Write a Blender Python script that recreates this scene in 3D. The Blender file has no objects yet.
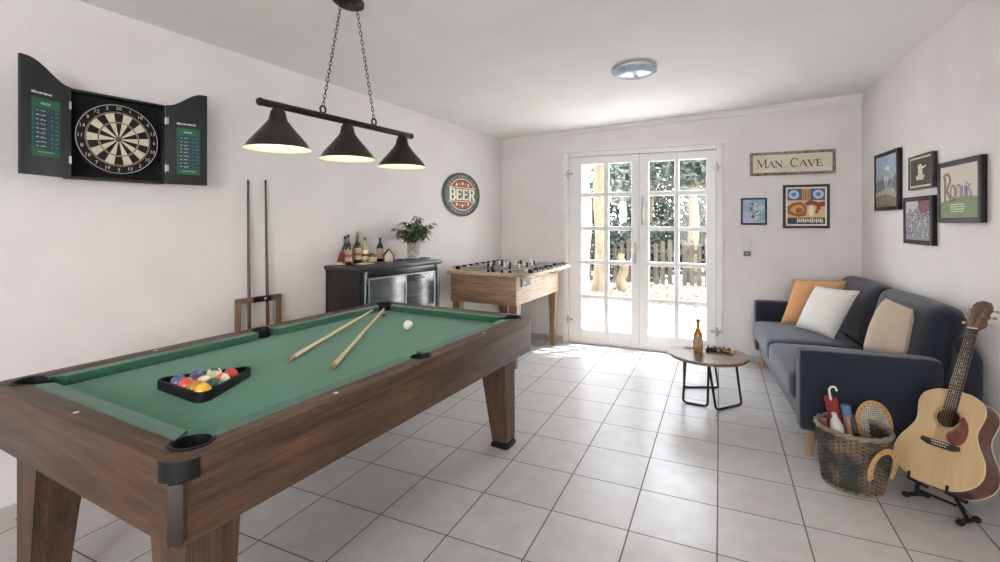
import bpy, bmesh, math, random
from mathutils import Vector, Matrix, noise
PI = math.pi
R = math.radians
C = bpy.context.scene.collection
random.seed(7)

# ------------------------------------------------------------------ camera model
FPX, CX, HY, EYE = 480.0, 500.0, 222.0, 1.38
YAW = -math.atan(220 / 480)
RIGHT = Vector((math.cos(YAW), -math.sin(YAW), 0))
FWD = Vector((math.sin(YAW), math.cos(YAW), 0))
O = Vector((0, 0, EYE))

def ray(x, y): return FWD + RIGHT * ((x - CX) / FPX) - Vector((0, 0, 1)) * ((y - HY) / FPX)
def onz(x, y, z=0.0):
    r = ray(x, y); return O + r * ((z - EYE) / r.z)
def onpl(x, y, p, n):
    r = ray(x, y); return O + r * ((Vector(p) - O).dot(n) / r.dot(n))
def atd(x, y, d): return O + ray(x, y) * d

cam = bpy.data.cameras.new('camera'); cam.sensor_width = 36; cam.sensor_fit = 'HORIZONTAL'
cam.lens = 36 * FPX / 1000; cam.shift_y = -(281 - HY) / 1000; cam.clip_start = 0.05; cam.clip_end = 200
co = bpy.data.objects.new('camera', cam); C.objects.link(co)
co.location = O; co.rotation_euler = (PI / 2, 0, -YAW)
bpy.context.scene.camera = co

# ------------------------------------------------------------------ materials
def lin(c):
    if isinstance(c, str):
        c = c.lstrip('#'); c = [int(c[i:i + 2], 16) / 255 for i in (0, 2, 4)]
    return tuple(((v / 12.92) if v <= 0.04045 else ((v + 0.055) / 1.055) ** 2.4) for v in c) + (1,)
_m = {}
def mat(name, c1, c2=None, rough=0.5, metal=0.0, scale=20.0, stretch=None, bump=0.0, bscale=None, coat=0.0, sheen=0.0, emit=0.0, kind='noise', spec=0.5, lo=0.35, hi=0.65):
    if name in _m: return _m[name]
    m = bpy.data.materials.new(name); m.use_nodes = True; _m[name] = m
    nt = m.node_tree; N = nt.nodes; b = N['Principled BSDF']
    b.inputs['Base Color'].default_value = lin(c1); b.inputs['Roughness'].default_value = rough
    b.inputs['Metallic'].default_value = metal; b.inputs['Coat Weight'].default_value = coat
    b.inputs['Sheen Weight'].default_value = sheen; b.inputs['Specular IOR Level'].default_value = spec
    if emit: b.inputs['Emission Color'].default_value = lin(c1); b.inputs['Emission Strength'].default_value = emit
    tc = N.new('ShaderNodeTexCoord'); mp = N.new('ShaderNodeMapping'); nt.links.new(tc.outputs['Object'], mp.inputs['Vector'])
    if stretch: mp.inputs['Scale'].default_value = stretch
    nz = N.new('ShaderNodeTexNoise'); nz.inputs['Scale'].default_value = scale; nz.inputs['Detail'].default_value = 5
    nt.links.new(mp.outputs['Vector'], nz.inputs['Vector'])
    if c2:
        cr = N.new('ShaderNodeValToRGB'); cr.color_ramp.elements[0].color = lin(c1); cr.color_ramp.elements[1].color = lin(c2)
        cr.color_ramp.elements[0].position = lo; cr.color_ramp.elements[1].position = hi
        nt.links.new(nz.outputs['Fac'], cr.inputs['Fac']); nt.links.new(cr.outputs['Color'], b.inputs['Base Color'])
    if bump:
        n2 = nz
        if bscale:
            n2 = N.new('ShaderNodeTexNoise'); n2.inputs['Scale'].default_value = bscale; n2.inputs['Detail'].default_value = 3
            nt.links.new(tc.outputs['Object'], n2.inputs['Vector'])
        bp = N.new('ShaderNodeBump'); bp.inputs['Strength'].default_value = bump; bp.inputs['Distance'].default_value = 0.01
        nt.links.new(n2.outputs['Fac'], bp.inputs['Height']); nt.links.new(bp.outputs['Normal'], b.inputs['Normal'])
    return m

def wood(name, c1, c2, axis='x', scale=9, rough=0.45, coat=0.0, bump=0.08, grain=0.75):
    if name in _m: return _m[name]
    st = {'x': (0.12, 1, 1), 'y': (1, 0.12, 1), 'z': (1, 1, 0.12)}[axis]
    m = mat(name, c1, c2, rough=rough, scale=scale * 2, stretch=st, bump=bump, coat=coat, lo=0.3, hi=0.7)
    nt = m.node_tree; N = nt.nodes; b = N['Principled BSDF']; src = b.inputs['Base Color'].links[0].from_socket
    tc = N.new('ShaderNodeTexCoord'); mp = N.new('ShaderNodeMapping'); mp.inputs['Scale'].default_value = [v if v == 1 else 0.045 for v in st]
    n2 = N.new('ShaderNodeTexNoise'); n2.inputs['Scale'].default_value = scale * 13; n2.inputs['Detail'].default_value = 4
    cr = N.new('ShaderNodeValToRGB'); cr.color_ramp.elements[0].color = (0.55, 0.53, 0.5, 1); cr.color_ramp.elements[1].color = (1.15, 1.12, 1.1, 1); cr.color_ramp.elements[0].position = 0.36; cr.color_ramp.elements[1].position = 0.6
    mx = N.new('ShaderNodeMix'); mx.data_type = 'RGBA'; mx.blend_type = 'MULTIPLY'; mx.inputs['Factor'].default_value = grain
    nt.links.new(tc.outputs['Object'], mp.inputs['Vector']); nt.links.new(mp.outputs['Vector'], n2.inputs['Vector']); nt.links.new(n2.outputs['Fac'], cr.inputs['Fac'])
    nt.links.new(src, mx.inputs['A']); nt.links.new(cr.outputs['Color'], mx.inputs['B']); nt.links.new(mx.outputs['Result'], b.inputs['Base Color'])
    return m

def glass(name, tint='#ffffff', gloss=0.07, gr=0.03):
    if name in _m: return _m[name]
    m = bpy.data.materials.new(name); m.use_nodes = True; _m[name] = m; nt = m.node_tree; N = nt.nodes; N.clear()
    o = N.new('ShaderNodeOutputMaterial'); t = N.new('ShaderNodeBsdfTransparent'); g = N.new('ShaderNodeBsdfGlossy'); x = N.new('ShaderNodeMixShader')
    t.inputs['Color'].default_value = lin(tint); g.inputs['Roughness'].default_value = gr; x.inputs['Fac'].default_value = gloss
    nt.links.new(t.outputs[0], x.inputs[1]); nt.links.new(g.outputs[0], x.inputs[2]); nt.links.new(x.outputs[0], o.inputs['Surface'])
    return m

def tile_mat():
    m = bpy.data.materials.new('floor_tiles'); m.use_nodes = True; nt = m.node_tree; N = nt.nodes; b = N['Principled BSDF']
    tc = N.new('ShaderNodeTexCoord'); mp = N.new('ShaderNodeMapping'); br = N.new('ShaderNodeTexBrick')
    px, py = 0.361, 0.367
    mp.inputs['Location'].default_value = (0.011 + 10 * px, -2.19 + 10 * py, 0)
    br.offset = 0.0; br.squash = 1.0
    br.inputs['Scale'].default_value = 1; br.inputs['Brick Width'].default_value = px; br.inputs['Row Height'].default_value = py
    br.inputs['Mortar Size'].default_value = 0.0034; br.inputs['Mortar Smooth'].default_value = 0.15; br.inputs['Bias'].default_value = 0
    br.inputs['Color1'].default_value = lin('#c6c2bf'); br.inputs['Color2'].default_value = lin('#c0bbb7'); br.inputs['Mortar'].default_value = lin('#6a625c')
    nt.links.new(tc.outputs['Object'], mp.inputs['Vector']); nt.links.new(mp.outputs['Vector'], br.inputs['Vector'])
    nz = N.new('ShaderNodeTexNoise'); nz.inputs['Scale'].default_value = 9; nz.inputs['Detail'].default_value = 8; nt.links.new(tc.outputs['Object'], nz.inputs['Vector'])
    cr = N.new('ShaderNodeValToRGB'); cr.color_ramp.elements[0].color = (0.86, 0.85, 0.84, 1); cr.color_ramp.elements[1].color = (1, 1, 1, 1)
    cr.color_ramp.elements[0].position = 0.35; cr.color_ramp.elements[1].position = 0.62
    nt.links.new(nz.outputs['Fac'], cr.inputs['Fac'])
    mx = N.new('ShaderNodeMix'); mx.data_type = 'RGBA'; mx.blend_type = 'MULTIPLY'; mx.inputs['Factor'].default_value = 0.6
    nt.links.new(br.outputs['Color'], mx.inputs['A']); nt.links.new(cr.outputs['Color'], mx.inputs['B']); nt.links.new(mx.outputs['Result'], b.inputs['Base Color'])
    mr = N.new('ShaderNodeMapRange'); mr.inputs['To Min'].default_value = 0.3; mr.inputs['To Max'].default_value = 0.75
    nt.links.new(br.outputs['Fac'], mr.inputs['Value']); nt.links.new(mr.outputs['Result'], b.inputs['Roughness'])
    bp = N.new('ShaderNodeBump'); bp.invert = True; bp.inputs['Strength'].default_value = 0.5; bp.inputs['Distance'].default_value = 0.002
    nt.links.new(br.outputs['Fac'], bp.inputs['Height']); nt.links.new(bp.outputs['Normal'], b.inputs['Normal'])
    return m

M_wall = mat('wall_plaster', '#e2dedd', '#ddd8d7', rough=0.9, scale=3, bump=0.16, bscale=38)
M_ceil = mat('ceiling_plaster', '#e6e3e1', '#e2dfdd', rough=0.95, scale=3, bump=0.22, bscale=70)
M_trim = mat('tile_baseboard', '#bcb7b2', '#b2ada8', rough=0.4, scale=8)
M_white = mat('white_lacquer', '#e9e7e5', '#e4e2e0', rough=0.35, scale=4)
M_black = mat('black_plastic', '#121315', rough=0.5, spec=0.3)
M_blackmetal = mat('black_metal', '#1d1b1a', '#24211f', rough=0.45, metal=0.4, scale=30)
M_chrome = mat('chrome', '#c8c8c8', rough=0.2, metal=1.0)

# ------------------------------------------------------------------ mesh helpers
def new(): return bmesh.new()
def xf(bm, vs, M):
    if M is not None: bmesh.ops.transform(bm, matrix=M, verts=vs)
def box(bm, a, b, bev=0.0, seg=2, M=None, mi=0):
    t = bmesh.new(); r = bmesh.ops.create_cube(t, size=1)
    s = [b[i] - a[i] for i in range(3)]; c = [(b[i] + a[i]) / 2 for i in range(3)]
    for v in t.verts: v.co = Vector([v.co[i] * s[i] + c[i] for i in range(3)])
    if bev: bmesh.ops.bevel(t, geom=list(t.edges), offset=min(bev, min(abs(x) for x in s) * 0.49), segments=seg, affect='EDGES', profile=0.5)
    return merge(bm, t, M, mi)
def merge(bm, t, M=None, mi=0):
    if M is not None: bmesh.ops.transform(t, matrix=M, verts=t.verts)
    vm = {}
    for v in t.verts: vm[v] = bm.verts.new(v.co)
    fs = []
    for f in t.faces:
        try: n = bm.faces.new([vm[v] for v in f.verts])
        except ValueError: continue
        n.material_index = mi if mi else f.material_index; n.smooth = f.smooth; fs.append(n)
    t.free(); return fs
def quadring(bm, rings, closed=True, capa=True, capb=True, mi=0, smooth=True):
    V = [[bm.verts.new(p) for p in r] for r in rings]; n = len(V[0])
    for i in range(len(V) - 1):
        for j in range(n if closed else n - 1):
            f = bm.faces.new((V[i][j], V[i][(j + 1) % n], V[i + 1][(j + 1) % n], V[i + 1][j])); f.smooth = smooth; f.material_index = mi
    if capa: f = bm.faces.new(list(reversed(V[0]))); f.material_index = mi
    if capb: f = bm.faces.new(V[-1]); f.material_index = mi
    return V
def cyl(bm, p0, p1, r0, r1=None, n=16, mi=0, caps=True):
    p0 = Vector(p0); p1 = Vector(p1); r1 = r0 if r1 is None else r1
    d = (p1 - p0).normalized(); u = d.orthogonal().normalized(); w = d.cross(u)
    rings = [[p + (u * math.cos(2 * PI * k / n) + w * math.sin(2 * PI * k / n)) * r for k in range(n)] for p, r in ((p0, r0), (p1, r1))]
    quadring(bm, rings, capa=caps, capb=caps, mi=mi)
def tube(bm, pts, r, n=8, closed=False, mi=0):
    pts = [Vector(p) for p in pts]; m = len(pts); rings = []; up = None
    for i in range(m):
        a = pts[i - 1] if (i > 0 or closed) else pts[i]; b = pts[(i + 1) % m] if (i < m - 1 or closed) else pts[i]
        d = (b - a).normalized()
        if up is None: u = d.orthogonal().normalized()
        else:
            u = up - d * up.dot(d)
            u = u.normalized() if u.length > 1e-6 else d.orthogonal().normalized()
        up = u; w = d.cross(u); rr = r[i] if isinstance(r, (list, tuple)) else r
        rings.append([pts[i] + (u * math.cos(2 * PI * k / n) + w * math.sin(2 * PI * k / n)) * rr for k in range(n)])
    if closed: rings.append(rings[0])
    quadring(bm, rings, capa=not closed, capb=not closed, mi=mi)
    if closed: bmesh.ops.remove_doubles(bm, verts=bm.verts, dist=1e-6)
def lathe(bm, prof, n=24, M=None, mi=0, mis=None):
    t = bmesh.new(); rings = []
    for r, z in prof: rings.append([t.verts.new((max(r, 1e-4) * math.cos(2 * PI * k / n), max(r, 1e-4) * math.sin(2 * PI * k / n), z)) for k in range(n)])
    for i in range(len(rings) - 1):
        for j in range(n):
            f = t.faces.new((rings[i][j], rings[i][(j + 1) % n], rings[i + 1][(j + 1) % n], rings[i + 1][j])); f.smooth = True
            f.material_index = mis[i] if mis else mi
    merge(bm, t, M)
def prism(bm, poly, z0, z1, bev=0.0, M=None, mi=0, seg=2):
    t = bmesh.new(); a = [t.verts.new((p[0], p[1], z0)) for p in poly]; b = [t.verts.new((p[0], p[1], z1)) for p in poly]; n = len(poly)
    t.faces.new(list(reversed(a))); t.faces.new(b)
    for i in range(n): t.faces.new((a[i], a[(i + 1) % n], b[(i + 1) % n], b[i]))
    bmesh.ops.recalc_face_normals(t, faces=t.faces)
    if bev:
        es = [e for e in t.edges if abs(e.verts[0].co.z - e.verts[1].co.z) < 1e-6]
        bmesh.ops.bevel(t, geom=es, offset=bev, segments=seg, affect='EDGES', profile=0.5)
    merge(bm, t, M, mi)
def rbox(bm, c, h, r, n=8, bulge=(0, 0, 0), M=None, mi=0):
    """rounded, slightly swollen box: centre c, half sizes h, edge radius r"""
    t = bmesh.new(); bmesh.ops.create_cube(t, size=2); bmesh.ops.subdivide_edges(t, edges=list(t.edges), cuts=n, use_grid_fill=True)
    H = Vector(h); r = min(r, *h)
    for v in t.verts:
        p = v.co.copy()
        q = []
        for i in range(3):
            k = p[i]; q.append(k)
        # concentrate vertices towards the edges
        q = [math.copysign(abs(k) ** 0.75, k) for k in q]
        w = Vector([q[i] * H[i] for i in range(3)])
        inn = Vector([max(-(H[i] - r), min(H[i] - r, w[i])) for i in range(3)])
        d = w - inn
        w2 = inn + d.normalized() * r if d.length > 1e-9 else w
        for i in range(3):
            a, b = (i + 1) % 3, (i + 2) % 3
            if bulge[i]: w2[i] += bulge[i] * (w[i] / H[i]) * (1 - q[a] ** 2) * (1 - q[b] ** 2)
        v.co = w2 + Vector(c)
    for f in t.faces: f.smooth = True
    bmesh.ops.recalc_face_normals(t, faces=t.faces)
    merge(bm, t, M, mi)
def sphere(bm, c, r, n=16, M=None, mi=0, sc=(1, 1, 1)):
    t = bmesh.new(); bmesh.ops.create_uvsphere(t, u_segments=n, v_segments=max(6, n // 2), radius=1)
    for v in t.verts: v.co = Vector((v.co.x * r * sc[0] + c[0], v.co.y * r * sc[1] + c[1], v.co.z * r * sc[2] + c[2]))
    for f in t.faces: f.smooth = True
    merge(bm, t, M, mi)
def arc(cx, cy, r, a0, a1, n): return [(cx + r * math.cos(R(a0 + (a1 - a0) * i / n)), cy + r * math.sin(R(a0 + (a1 - a0) * i / n))) for i in range(n + 1)]
def rrect(x0, y0, x1, y1, r, n=5):
    return arc(x1 - r, y0 + r, r, -90, 0, n) + arc(x1 - r, y1 - r, r, 0, 90, n) + arc(x0 + r, y1 - r, r, 90, 180, n) + arc(x0 + r, y0 + r, r, 180, 270, n)
def catmull(P, k=6, closed=True):
    out = []; n = len(P)
    for i in range(n if closed else n - 1):
        p = [Vector(P[(i + j) % n]) if closed else Vector(P[min(max(i + j, 0), n - 1)]) for j in (-1, 0, 1, 2)]
        for s in range(k):
            t = s / k
            out.append(0.5 * ((2 * p[1]) + (-p[0] + p[2]) * t + (2 * p[0] - 5 * p[1] + 4 * p[2] - p[3]) * t * t + (-p[0] + 3 * p[1] - 3 * p[2] + p[3]) * t ** 3))
    if not closed: out.append(Vector(P[-1]))
    return out

def obj(name, bm, m, parent=None, label=None, kind=None, sharp=35):
    bmesh.ops.recalc_face_normals(bm, faces=bm.faces) if sharp is not None else None
    me = bpy.data.meshes.new(name); bm.to_mesh(me); bm.free()
    for x in (m if isinstance(m, (list, tuple)) else [m]): me.materials.append(x)
    if sharp is not None:
        me.polygons.foreach_set('use_smooth', [True] * len(me.polygons)); me.set_sharp_from_angle(angle=R(sharp))
    o = bpy.data.objects.new(name, me); C.objects.link(o)
    if parent is not None: o.parent = parent
    if label: o['label'] = label
    if kind: o['kind'] = kind
    return o
def thing(name, label, cat, loc=(0, 0, 0), rz=0.0, group=None, rot=None):
    o = bpy.data.objects.new(name, None); C.objects.link(o); o.empty_display_size = 0.05
    o.location = loc; o.rotation_euler = rot if rot else (0, 0, rz); o['label'] = label; o['category'] = cat
    if group: o['group'] = group
    return o
def tag(o, label, cat, group=None, loc=None, rz=None):
    o['label'] = label; o['category'] = cat
    if group: o['group'] = group
    if loc is not None: o.location = loc
    if rz is not None: o.rotation_euler = (0, 0, rz)
    return o
def basis(o, origin, x, y, z):
    M = Matrix((x, y, z)).transposed().to_4x4(); M.translation = Vector(origin)
    o.matrix_world = M; o.location = M.translation; o.rotation_euler = M.to_euler()

# ------------------------------------------------------------------ the room
WL0 = Vector((-2.42, 5.333, 0)); WL1 = onz(0, 524)
dL = (WL1 - WL0); dL.z = 0; dL.normalize(); nL = Vector((-dL.y, dL.x, 0)); nL = nL if nL.x > 0 else -nL     # into the room
WR0 = Vector((1.17, 5.333, 0)); WR1 = Vector((1.30, 3.0, 0)); dR = (WR1 - WR0).normalized(); nR = Vector((dR.y, -dR.x, 0)); nR = nR if nR.x < 0 else -nR
nB = Vector((0, -1, 0))
def Lw(x, y, off=0.0): return onpl(x, y, WL0 + nL * off, nL)
def Rw(x, y, off=0.0): return onpl(x, y, WR0 + nR * off, nR)
def Bw(x, y, off=0.0): return onpl(x, y, Vector((0, 5.333 - off, 0)), nB)
rzL = math.atan2(-dL.y, -dL.x)       # local x runs away from the camera along the left wall
rzR = math.atan2(dR.y, dR.x)
def ceil_z(x, y): return 2.381 + 0.0451 * (x + 2.42) - 0.036 * (y - 5.333)
FRONT = -2.8
def wall_at(P0, d, y): return P0 + d * ((y - P0.y) / d.y)
TH = 0.16
def struct(name, bm, m, parent=None): return obj(name, bm, m, parent, kind='structure')

bm = new(); box(bm, (-4.2, FRONT, -0.12), (2.6, 5.333 + TH, 0)); struct('floor', bm, tile_mat())
bm = new()
pts = [(-4.2, FRONT), (2.6, FRONT), (2.6, 5.333 + TH), (-4.2, 5.333 + TH)]
a = [bm.verts.new((x, y, ceil_z(x, y))) for x, y in pts]; b = [bm.verts.new((x, y, ceil_z(x, y) + 0.2)) for x, y in pts]
bm.faces.new(a); bm.faces.new(list(reversed(b)))
for i in range(4): bm.faces.new((a[i], a[(i + 1) % 4], b[(i + 1) % 4], b[i]))
struct('ceiling', bm, M_ceil)
def slab(name, P0, P1, n, h=2.9, m=M_wall):
    bm = new(); q = [P0, P1, P1 - n * TH, P0 - n * TH]
    prism(bm, [(p.x, p.y) for p in q], -0.05, h); return struct(name, bm, m)
slab('wall_left', WL0, wall_at(WL0, dL, FRONT), nL)
slab('wall_right', WR0, wall_at(WR0, dR, FRONT), nR)
DX0, DX1, DZ1 = -1.64, 0.026, 2.17       # door opening with casing
bm = new()
box(bm, (WL0.x - 0.3, 5.333, -0.05), (DX0 + 0.03, 5.333 + TH, 2.9)); box(bm, (DX1 - 0.03, 5.333, -0.05), (WR0.x + 0.3, 5.333 + TH, 2.9)); box(bm, (DX0 + 0.03, 5.333, DZ1 - 0.03), (DX1 - 0.03, 5.333 + TH, 2.9))
struct('wall_back', bm, M_wall)
# unseen wall behind the camera; its framed opening is added to light the room
bm = new(); RX0, RX1, RZ0, RZ1 = -1.15, 1.35, 0.7, 2.35
box(bm, (-4.2, FRONT - TH, -0.05), (RX0, FRONT, 2.9)); box(bm, (RX1, FRONT - TH, -0.05), (2.6, FRONT, 2.9)); box(bm, (RX0, FRONT - TH, -0.05), (RX1, FRONT, RZ0)); box(bm, (RX0, FRONT - TH, RZ1), (RX1, FRONT, 2.9))
struct('wall_rear', bm, M_wall)
bm = new()
for a, b in (((RX0, RZ0), (RX0 + 0.06, RZ1)), ((RX1 - 0.06, RZ0), (RX1, RZ1)), ((RX0, RZ0), (RX1, RZ0 + 0.06)), ((RX0, RZ1 - 0.06), (RX1, RZ1)), ((-0.2, RZ0), (-0.14, RZ1))): box(bm, (a[0], FRONT - 0.1, a[1]), (b[0], FRONT - 0.04, b[1]), 0.004)
struct('fill_opening_frame', bm, M_white)
# baseboards
def board(name, P0, P1, n, z=0.07, t=0.012):
    bm = new(); q = [P0, P1, P1 + n * t, P0 + n * t]; prism(bm, [(p.x, p.y) for p in q], 0.0, z, bev=0.002); struct(name, bm, M_trim)
board('baseboard_left', WL0, wall_at(WL0, dL, FRONT), nL)
board('baseboard_right', WR0, wall_at(WR0, dR, FRONT), nR)
board('baseboard_back', Vector((WL0.x, 5.333, 0)), Vector((DX0, 5.333, 0)), nB)
board('baseboard_back', Vector((DX1, 5.333, 0)), Vector((WR0.x, 5.333, 0)), nB)
# plaster strip under the ceiling of the back wall
bm = new()
x0, x1 = WL0.x + 0.1, WR0.x
vs = []
for x, hh in ((x0, 0.03), (x1, 0.075)):
    z = ceil_z(x, 5.333)
    vs.append([(x, 5.34, z + 0.02), (x, 5.31, z + 0.02), (x, 5.305, z - hh * 0.5), (x, 5.32, z - hh), (x, 5.34, z - hh)])
quadring(bm, vs, smooth=False); struct('trim_1', bm, M_ceil)

# french door: casing, two leaves of ten panes each
bm = new()
cy0, cy1 = 5.315, 5.42
box(bm, (DX0, cy0, 0), (DX0 + 0.06, cy1, DZ1), 0.004); box(bm, (DX1 - 0.06, cy0, 0), (DX1, cy1, DZ1), 0.004)
box(bm, (DX0 + 0.061, cy0 + 0.001, DZ1 - 0.05), (DX1 - 0.061, cy1, DZ1 - 0.0005), 0.003)
box(bm, (DX0 - 0.015, cy0 - 0.012, DZ1 + 0.0005), (DX1 + 0.015, cy0 + 0.02, DZ1 + 0.022), 0.004)
box(bm, (DX0 + 0.05, 5.397, 0.0), (DX0 + 0.095, 5.42, DZ1 - 0.04)); box(bm, (DX1 - 0.095, 5.397, 0.0), (DX1 - 0.05, 5.42, DZ1 - 0.04)); box(bm, (DX0 + 0.05, 5.397, DZ1 - 0.09), (DX1 - 0.05, 5.42, DZ1 - 0.04))
box(bm, (DX0 + 0.05, 5.36, -0.01), (DX1 - 0.05, 5.44, 0.03), 0.004)
struct('trim_2', bm, M_white)
M_pane = glass('window_glass', '#ffffff', 0.015)
def leaf(name, x0, x1, px, hinge_right):
    y0, y1 = 5.345, 5.395
    zs = [(0.165, 0.515), (0.56, 0.905), (0.95, 1.285), (1.33, 1.66), (1.71, 2.03)]
    root = bpy.data.objects.new(name, None); C.objects.link(root); root.location = (x0, y0, 0.015); root['kind'] = 'structure'
    f = new(); D = Vector((-x0, -y0, -0.015)); T = Matrix.Translation(D)
    for a, b in ((x0, px[0][0]), (px[0][1], px[1][0]), (px[1][1], x1)): box(f, (a, y0, 0.015), (b, y1, DZ1 - 0.055), 0.004, 1, T)
    lev = [0.015] + [v for z in zs for v in z] + [DZ1 - 0.055]
    for k in range(0, len(lev), 2):
        for pa, pb in px: box(f, (pa - 0.004, y0 + 0.004, lev[k]), (pb + 0.004, y1 - 0.004, lev[k + 1]), 0.003, 1, T)
    struct('door_frame', f, M_white, root)
    for pa, pb in px:
        for za, zb in zs:
            g = new(); box(g, (pa - 0.003, 5.368, za - 0.003), (pb + 0.003, 5.372, zb + 0.003), 0, 1, T); struct('pane', g, M_pane, root)
    for hz in (1.93, 0.27):
        g = new(); hx = x1 + 0.004 if hinge_right else x0 - 0.004
        cyl(g, Vector((hx, y0 - 0.032, hz - 0.045)) + D, Vector((hx, y0 - 0.032, hz + 0.045)) + D, 0.012, n=12)
        box(g, (hx - 0.055, y0 - 0.03, hz - 0.012), (hx + 0.055, y0 - 0.018, hz + 0.012), 0.003, 1, T)
        struct('hinge', g, mat('steel_hinge', '#b9b6b0', rough=0.35, metal=0.7), root)
    return root, T
d1, T1 = leaf('door_1', -1.575, -0.795, [(-1.43, -1.18), (-1.126, -0.879)], False)
d2, T2 = leaf('door_2', -0.793, -0.0365, [(-0.697, -0.438), (-0.389, -0.13)], True)
g = new(); box(g, (-0.81, 5.396, 0.02), (-0.775, 5.41, DZ1 - 0.06), 0.003, 2, T2); struct('astragal', g, M_white, d2)
g = new(); box(g, (-0.768, 5.325, 1.345), (-0.742, 5.346, 1.66), 0.005, 2, T2); cyl(g, T2 @ Vector((-0.755, 5.31, 1.47)), T2 @ Vector((-0.755, 5.345, 1.47)), 0.012); box(g, (-0.766, 5.298, 1.38), (-0.744, 5.312, 1.5), 0.005, 2, T2)
struct('door_handle', g, mat('brushed_steel', '#b4b0ab', rough=0.3, metal=0.8), d2)
g = new(); box(g, (-0.85, 5.325, 0.93), (-0.824, 5.346, 1.16), 0.005, 2, T1); cyl(g, T1 @ Vector((-0.837, 5.31, 1.1)), T1 @ Vector((-0.837, 5.345, 1.1)), 0.011); box(g, (-0.846, 5.298, 0.99), (-0.828, 5.312, 1.11), 0.005, 2, T1)
struct('door_handle', g, _m['brushed_steel'], d1)

# ------------------------------------------------------------------ outdoors
def leaves(bm, c, rad, n, size, seed, flat=1.0, shell=0.5):
    rnd = random.Random(seed)
    for _ in range(n):
        v = Vector((rnd.gauss(0, 1), rnd.gauss(0, 1), rnd.gauss(0, 1))).normalized() * (shell + (1 - shell) * rnd.random())
        lump = 0.8 + 0.4 * noise.noise(v * 2.3 + Vector((seed, 0, 0)))
        p = Vector((c[0] + v.x * rad[0] * lump, c[1] + v.y * rad[1] * lump, c[2] + v.z * rad[2] * lump))
        if p.z < 0.02: p.z = 0.02 + rnd.random() * 0.1
        u = Vector((rnd.gauss(0, 1), rnd.gauss(0, 1), rnd.gauss(0, 0.6))).normalized(); w = u.orthogonal().normalized()
        w = (w * math.cos(rnd.random() * 6.28) + u.cross(w) * math.sin(rnd.random() * 6.28)).normalized()
        s = size * (0.6 + 0.8 * rnd.random())
        q = [p - u * s, p + w * s * 0.42, p + u * s, p - w * s * 0.42]
        f = bm.faces.new([bm.verts.new(x) for x in q]); f.smooth = False
ML = [mat('leaf_toned_pale', '#343c36', '#4c534b', rough=0.55, scale=6, spec=0.06), mat('leaf_toned_deep', '#252d28', '#39413b', rough=0.5, scale=6, spec=0.06), mat('leaf_toned_olive', '#31322b', '#4a483e', rough=0.55, scale=6, spec=0.06), mat('leaf_green_pale', '#4c5550', '#6a726a', rough=0.55, scale=6, spec=0.06), mat('leaf_green_deep', '#303833', '#4c534d', rough=0.5, scale=6, spec=0.06), mat('leaf_olive', '#4b4c42', '#6c6a5c', rough=0.55, scale=6, spec=0.06)]  # first three are darkened so bushes and hedge do not burn out
M_bark = mat('tree_bark', '#5a4e3f', '#6e6250', rough=0.9, scale=12, stretch=(1, 1, 0.25), bump=0.5, spec=0.1)
M_birch = mat('pale_bark', '#8a857e', '#6f6a63', rough=0.8, scale=14, stretch=(1, 1, 2), bump=0.2)
bm = new(); box(bm, (-14, 5.333 + TH, -0.14), (9, 24, -0.03)); o = struct('patio', bm, mat('pale_paving', '#e6dfd6', '#d8d0c6', rough=0.85, scale=4, bump=0.2)); o.name = 'ground_patio'
bm = new()
rnd = random.Random(5)
for _ in range(6500):
    x, y = rnd.uniform(-7, 2.5), 8.5 + abs(rnd.gauss(0, 1.5)); p = Vector((x, y, -0.02 + rnd.random() * 0.03)); u = Vector((rnd.gauss(0, 1), rnd.gauss(0, 1), rnd.gauss(0, 0.3))).normalized(); w = u.orthogonal().normalized(); s = 0.06
    bm.faces.new([bm.verts.new(q) for q in (p - u * s, p + w * s * 0.5, p + u * s, p - w * s * 0.5)])
o = obj('leaf_litter', bm, mat('dry_leaf', '#5e4c40', '#8a7866', rough=0.8, scale=8, spec=0.1), kind='stuff', sharp=None); tag(o, 'dry fallen leaves scattered on the pale ground beyond the glazed door', 'leaves')
def tree(name, label, px, d, base, w, h, bark, crown, seed, lean=0.0, leafm=0, cr=(1, 1, 1), cz=3.0, nl=1500):
    P = atd(px, HY, d); t = thing(name, label, 'tree', (P.x, P.y, -0.03))
    bm = new(); pts = [(math.sin(i * 1.3 + seed) * 0.035 + lean * i / 8 * h, math.cos(i * 1.1 + seed) * 0.03, h * i / 8) for i in range(9)]
    tube(bm, pts, [w * (1.15 - 0.06 * i) for i in range(9)], n=12)
    if crown:
        top = Vector(pts[-2])
        for k in range(6):
            a = k * 1.05 + seed; e = top + Vector((math.cos(a) * cr[0] * 0.7, math.sin(a) * cr[1] * 0.7, 0.4 + 0.25 * (k % 3)))
            tube(bm, [top - Vector((0, 0, 0.5 * (k % 2))), (top + e) / 2 + Vector((0, 0, 0.12)), e], [w * 0.5, w * 0.32, w * 0.12], n=6)
    obj('trunk', bm, bark, t)
    if crown:
        bm = new(); leaves(bm, (lean * h, 0, cz), cr, nl, 0.085, seed, shell=0.2); obj('foliage', bm, ML[leafm if leafm == 3 else leafm + 3], t, sharp=None)
tree('garden_tree', 'white-barked tree at the far left of the door glass', 586, 9.0, 0, 0.085, 3.4, M_birch, True, 3, leafm=3, cr=(0.7, 0.8, 0.6), cz=3.3, nl=350)
tree('garden_tree', 'tall tan tree trunk seen through the left door leaf', 600, 9.6, 0, 0.12, 3.6, M_bark, True, 5, leafm=1, cr=(0.9, 1.0, 0.8), cz=3.2, nl=600)
tree('tree_stump', 'sawn-off tan tree stump in the second column of panes', 622.5, 9.7, 0, 0.10, 0.78, M_bark, False, 8)
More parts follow.
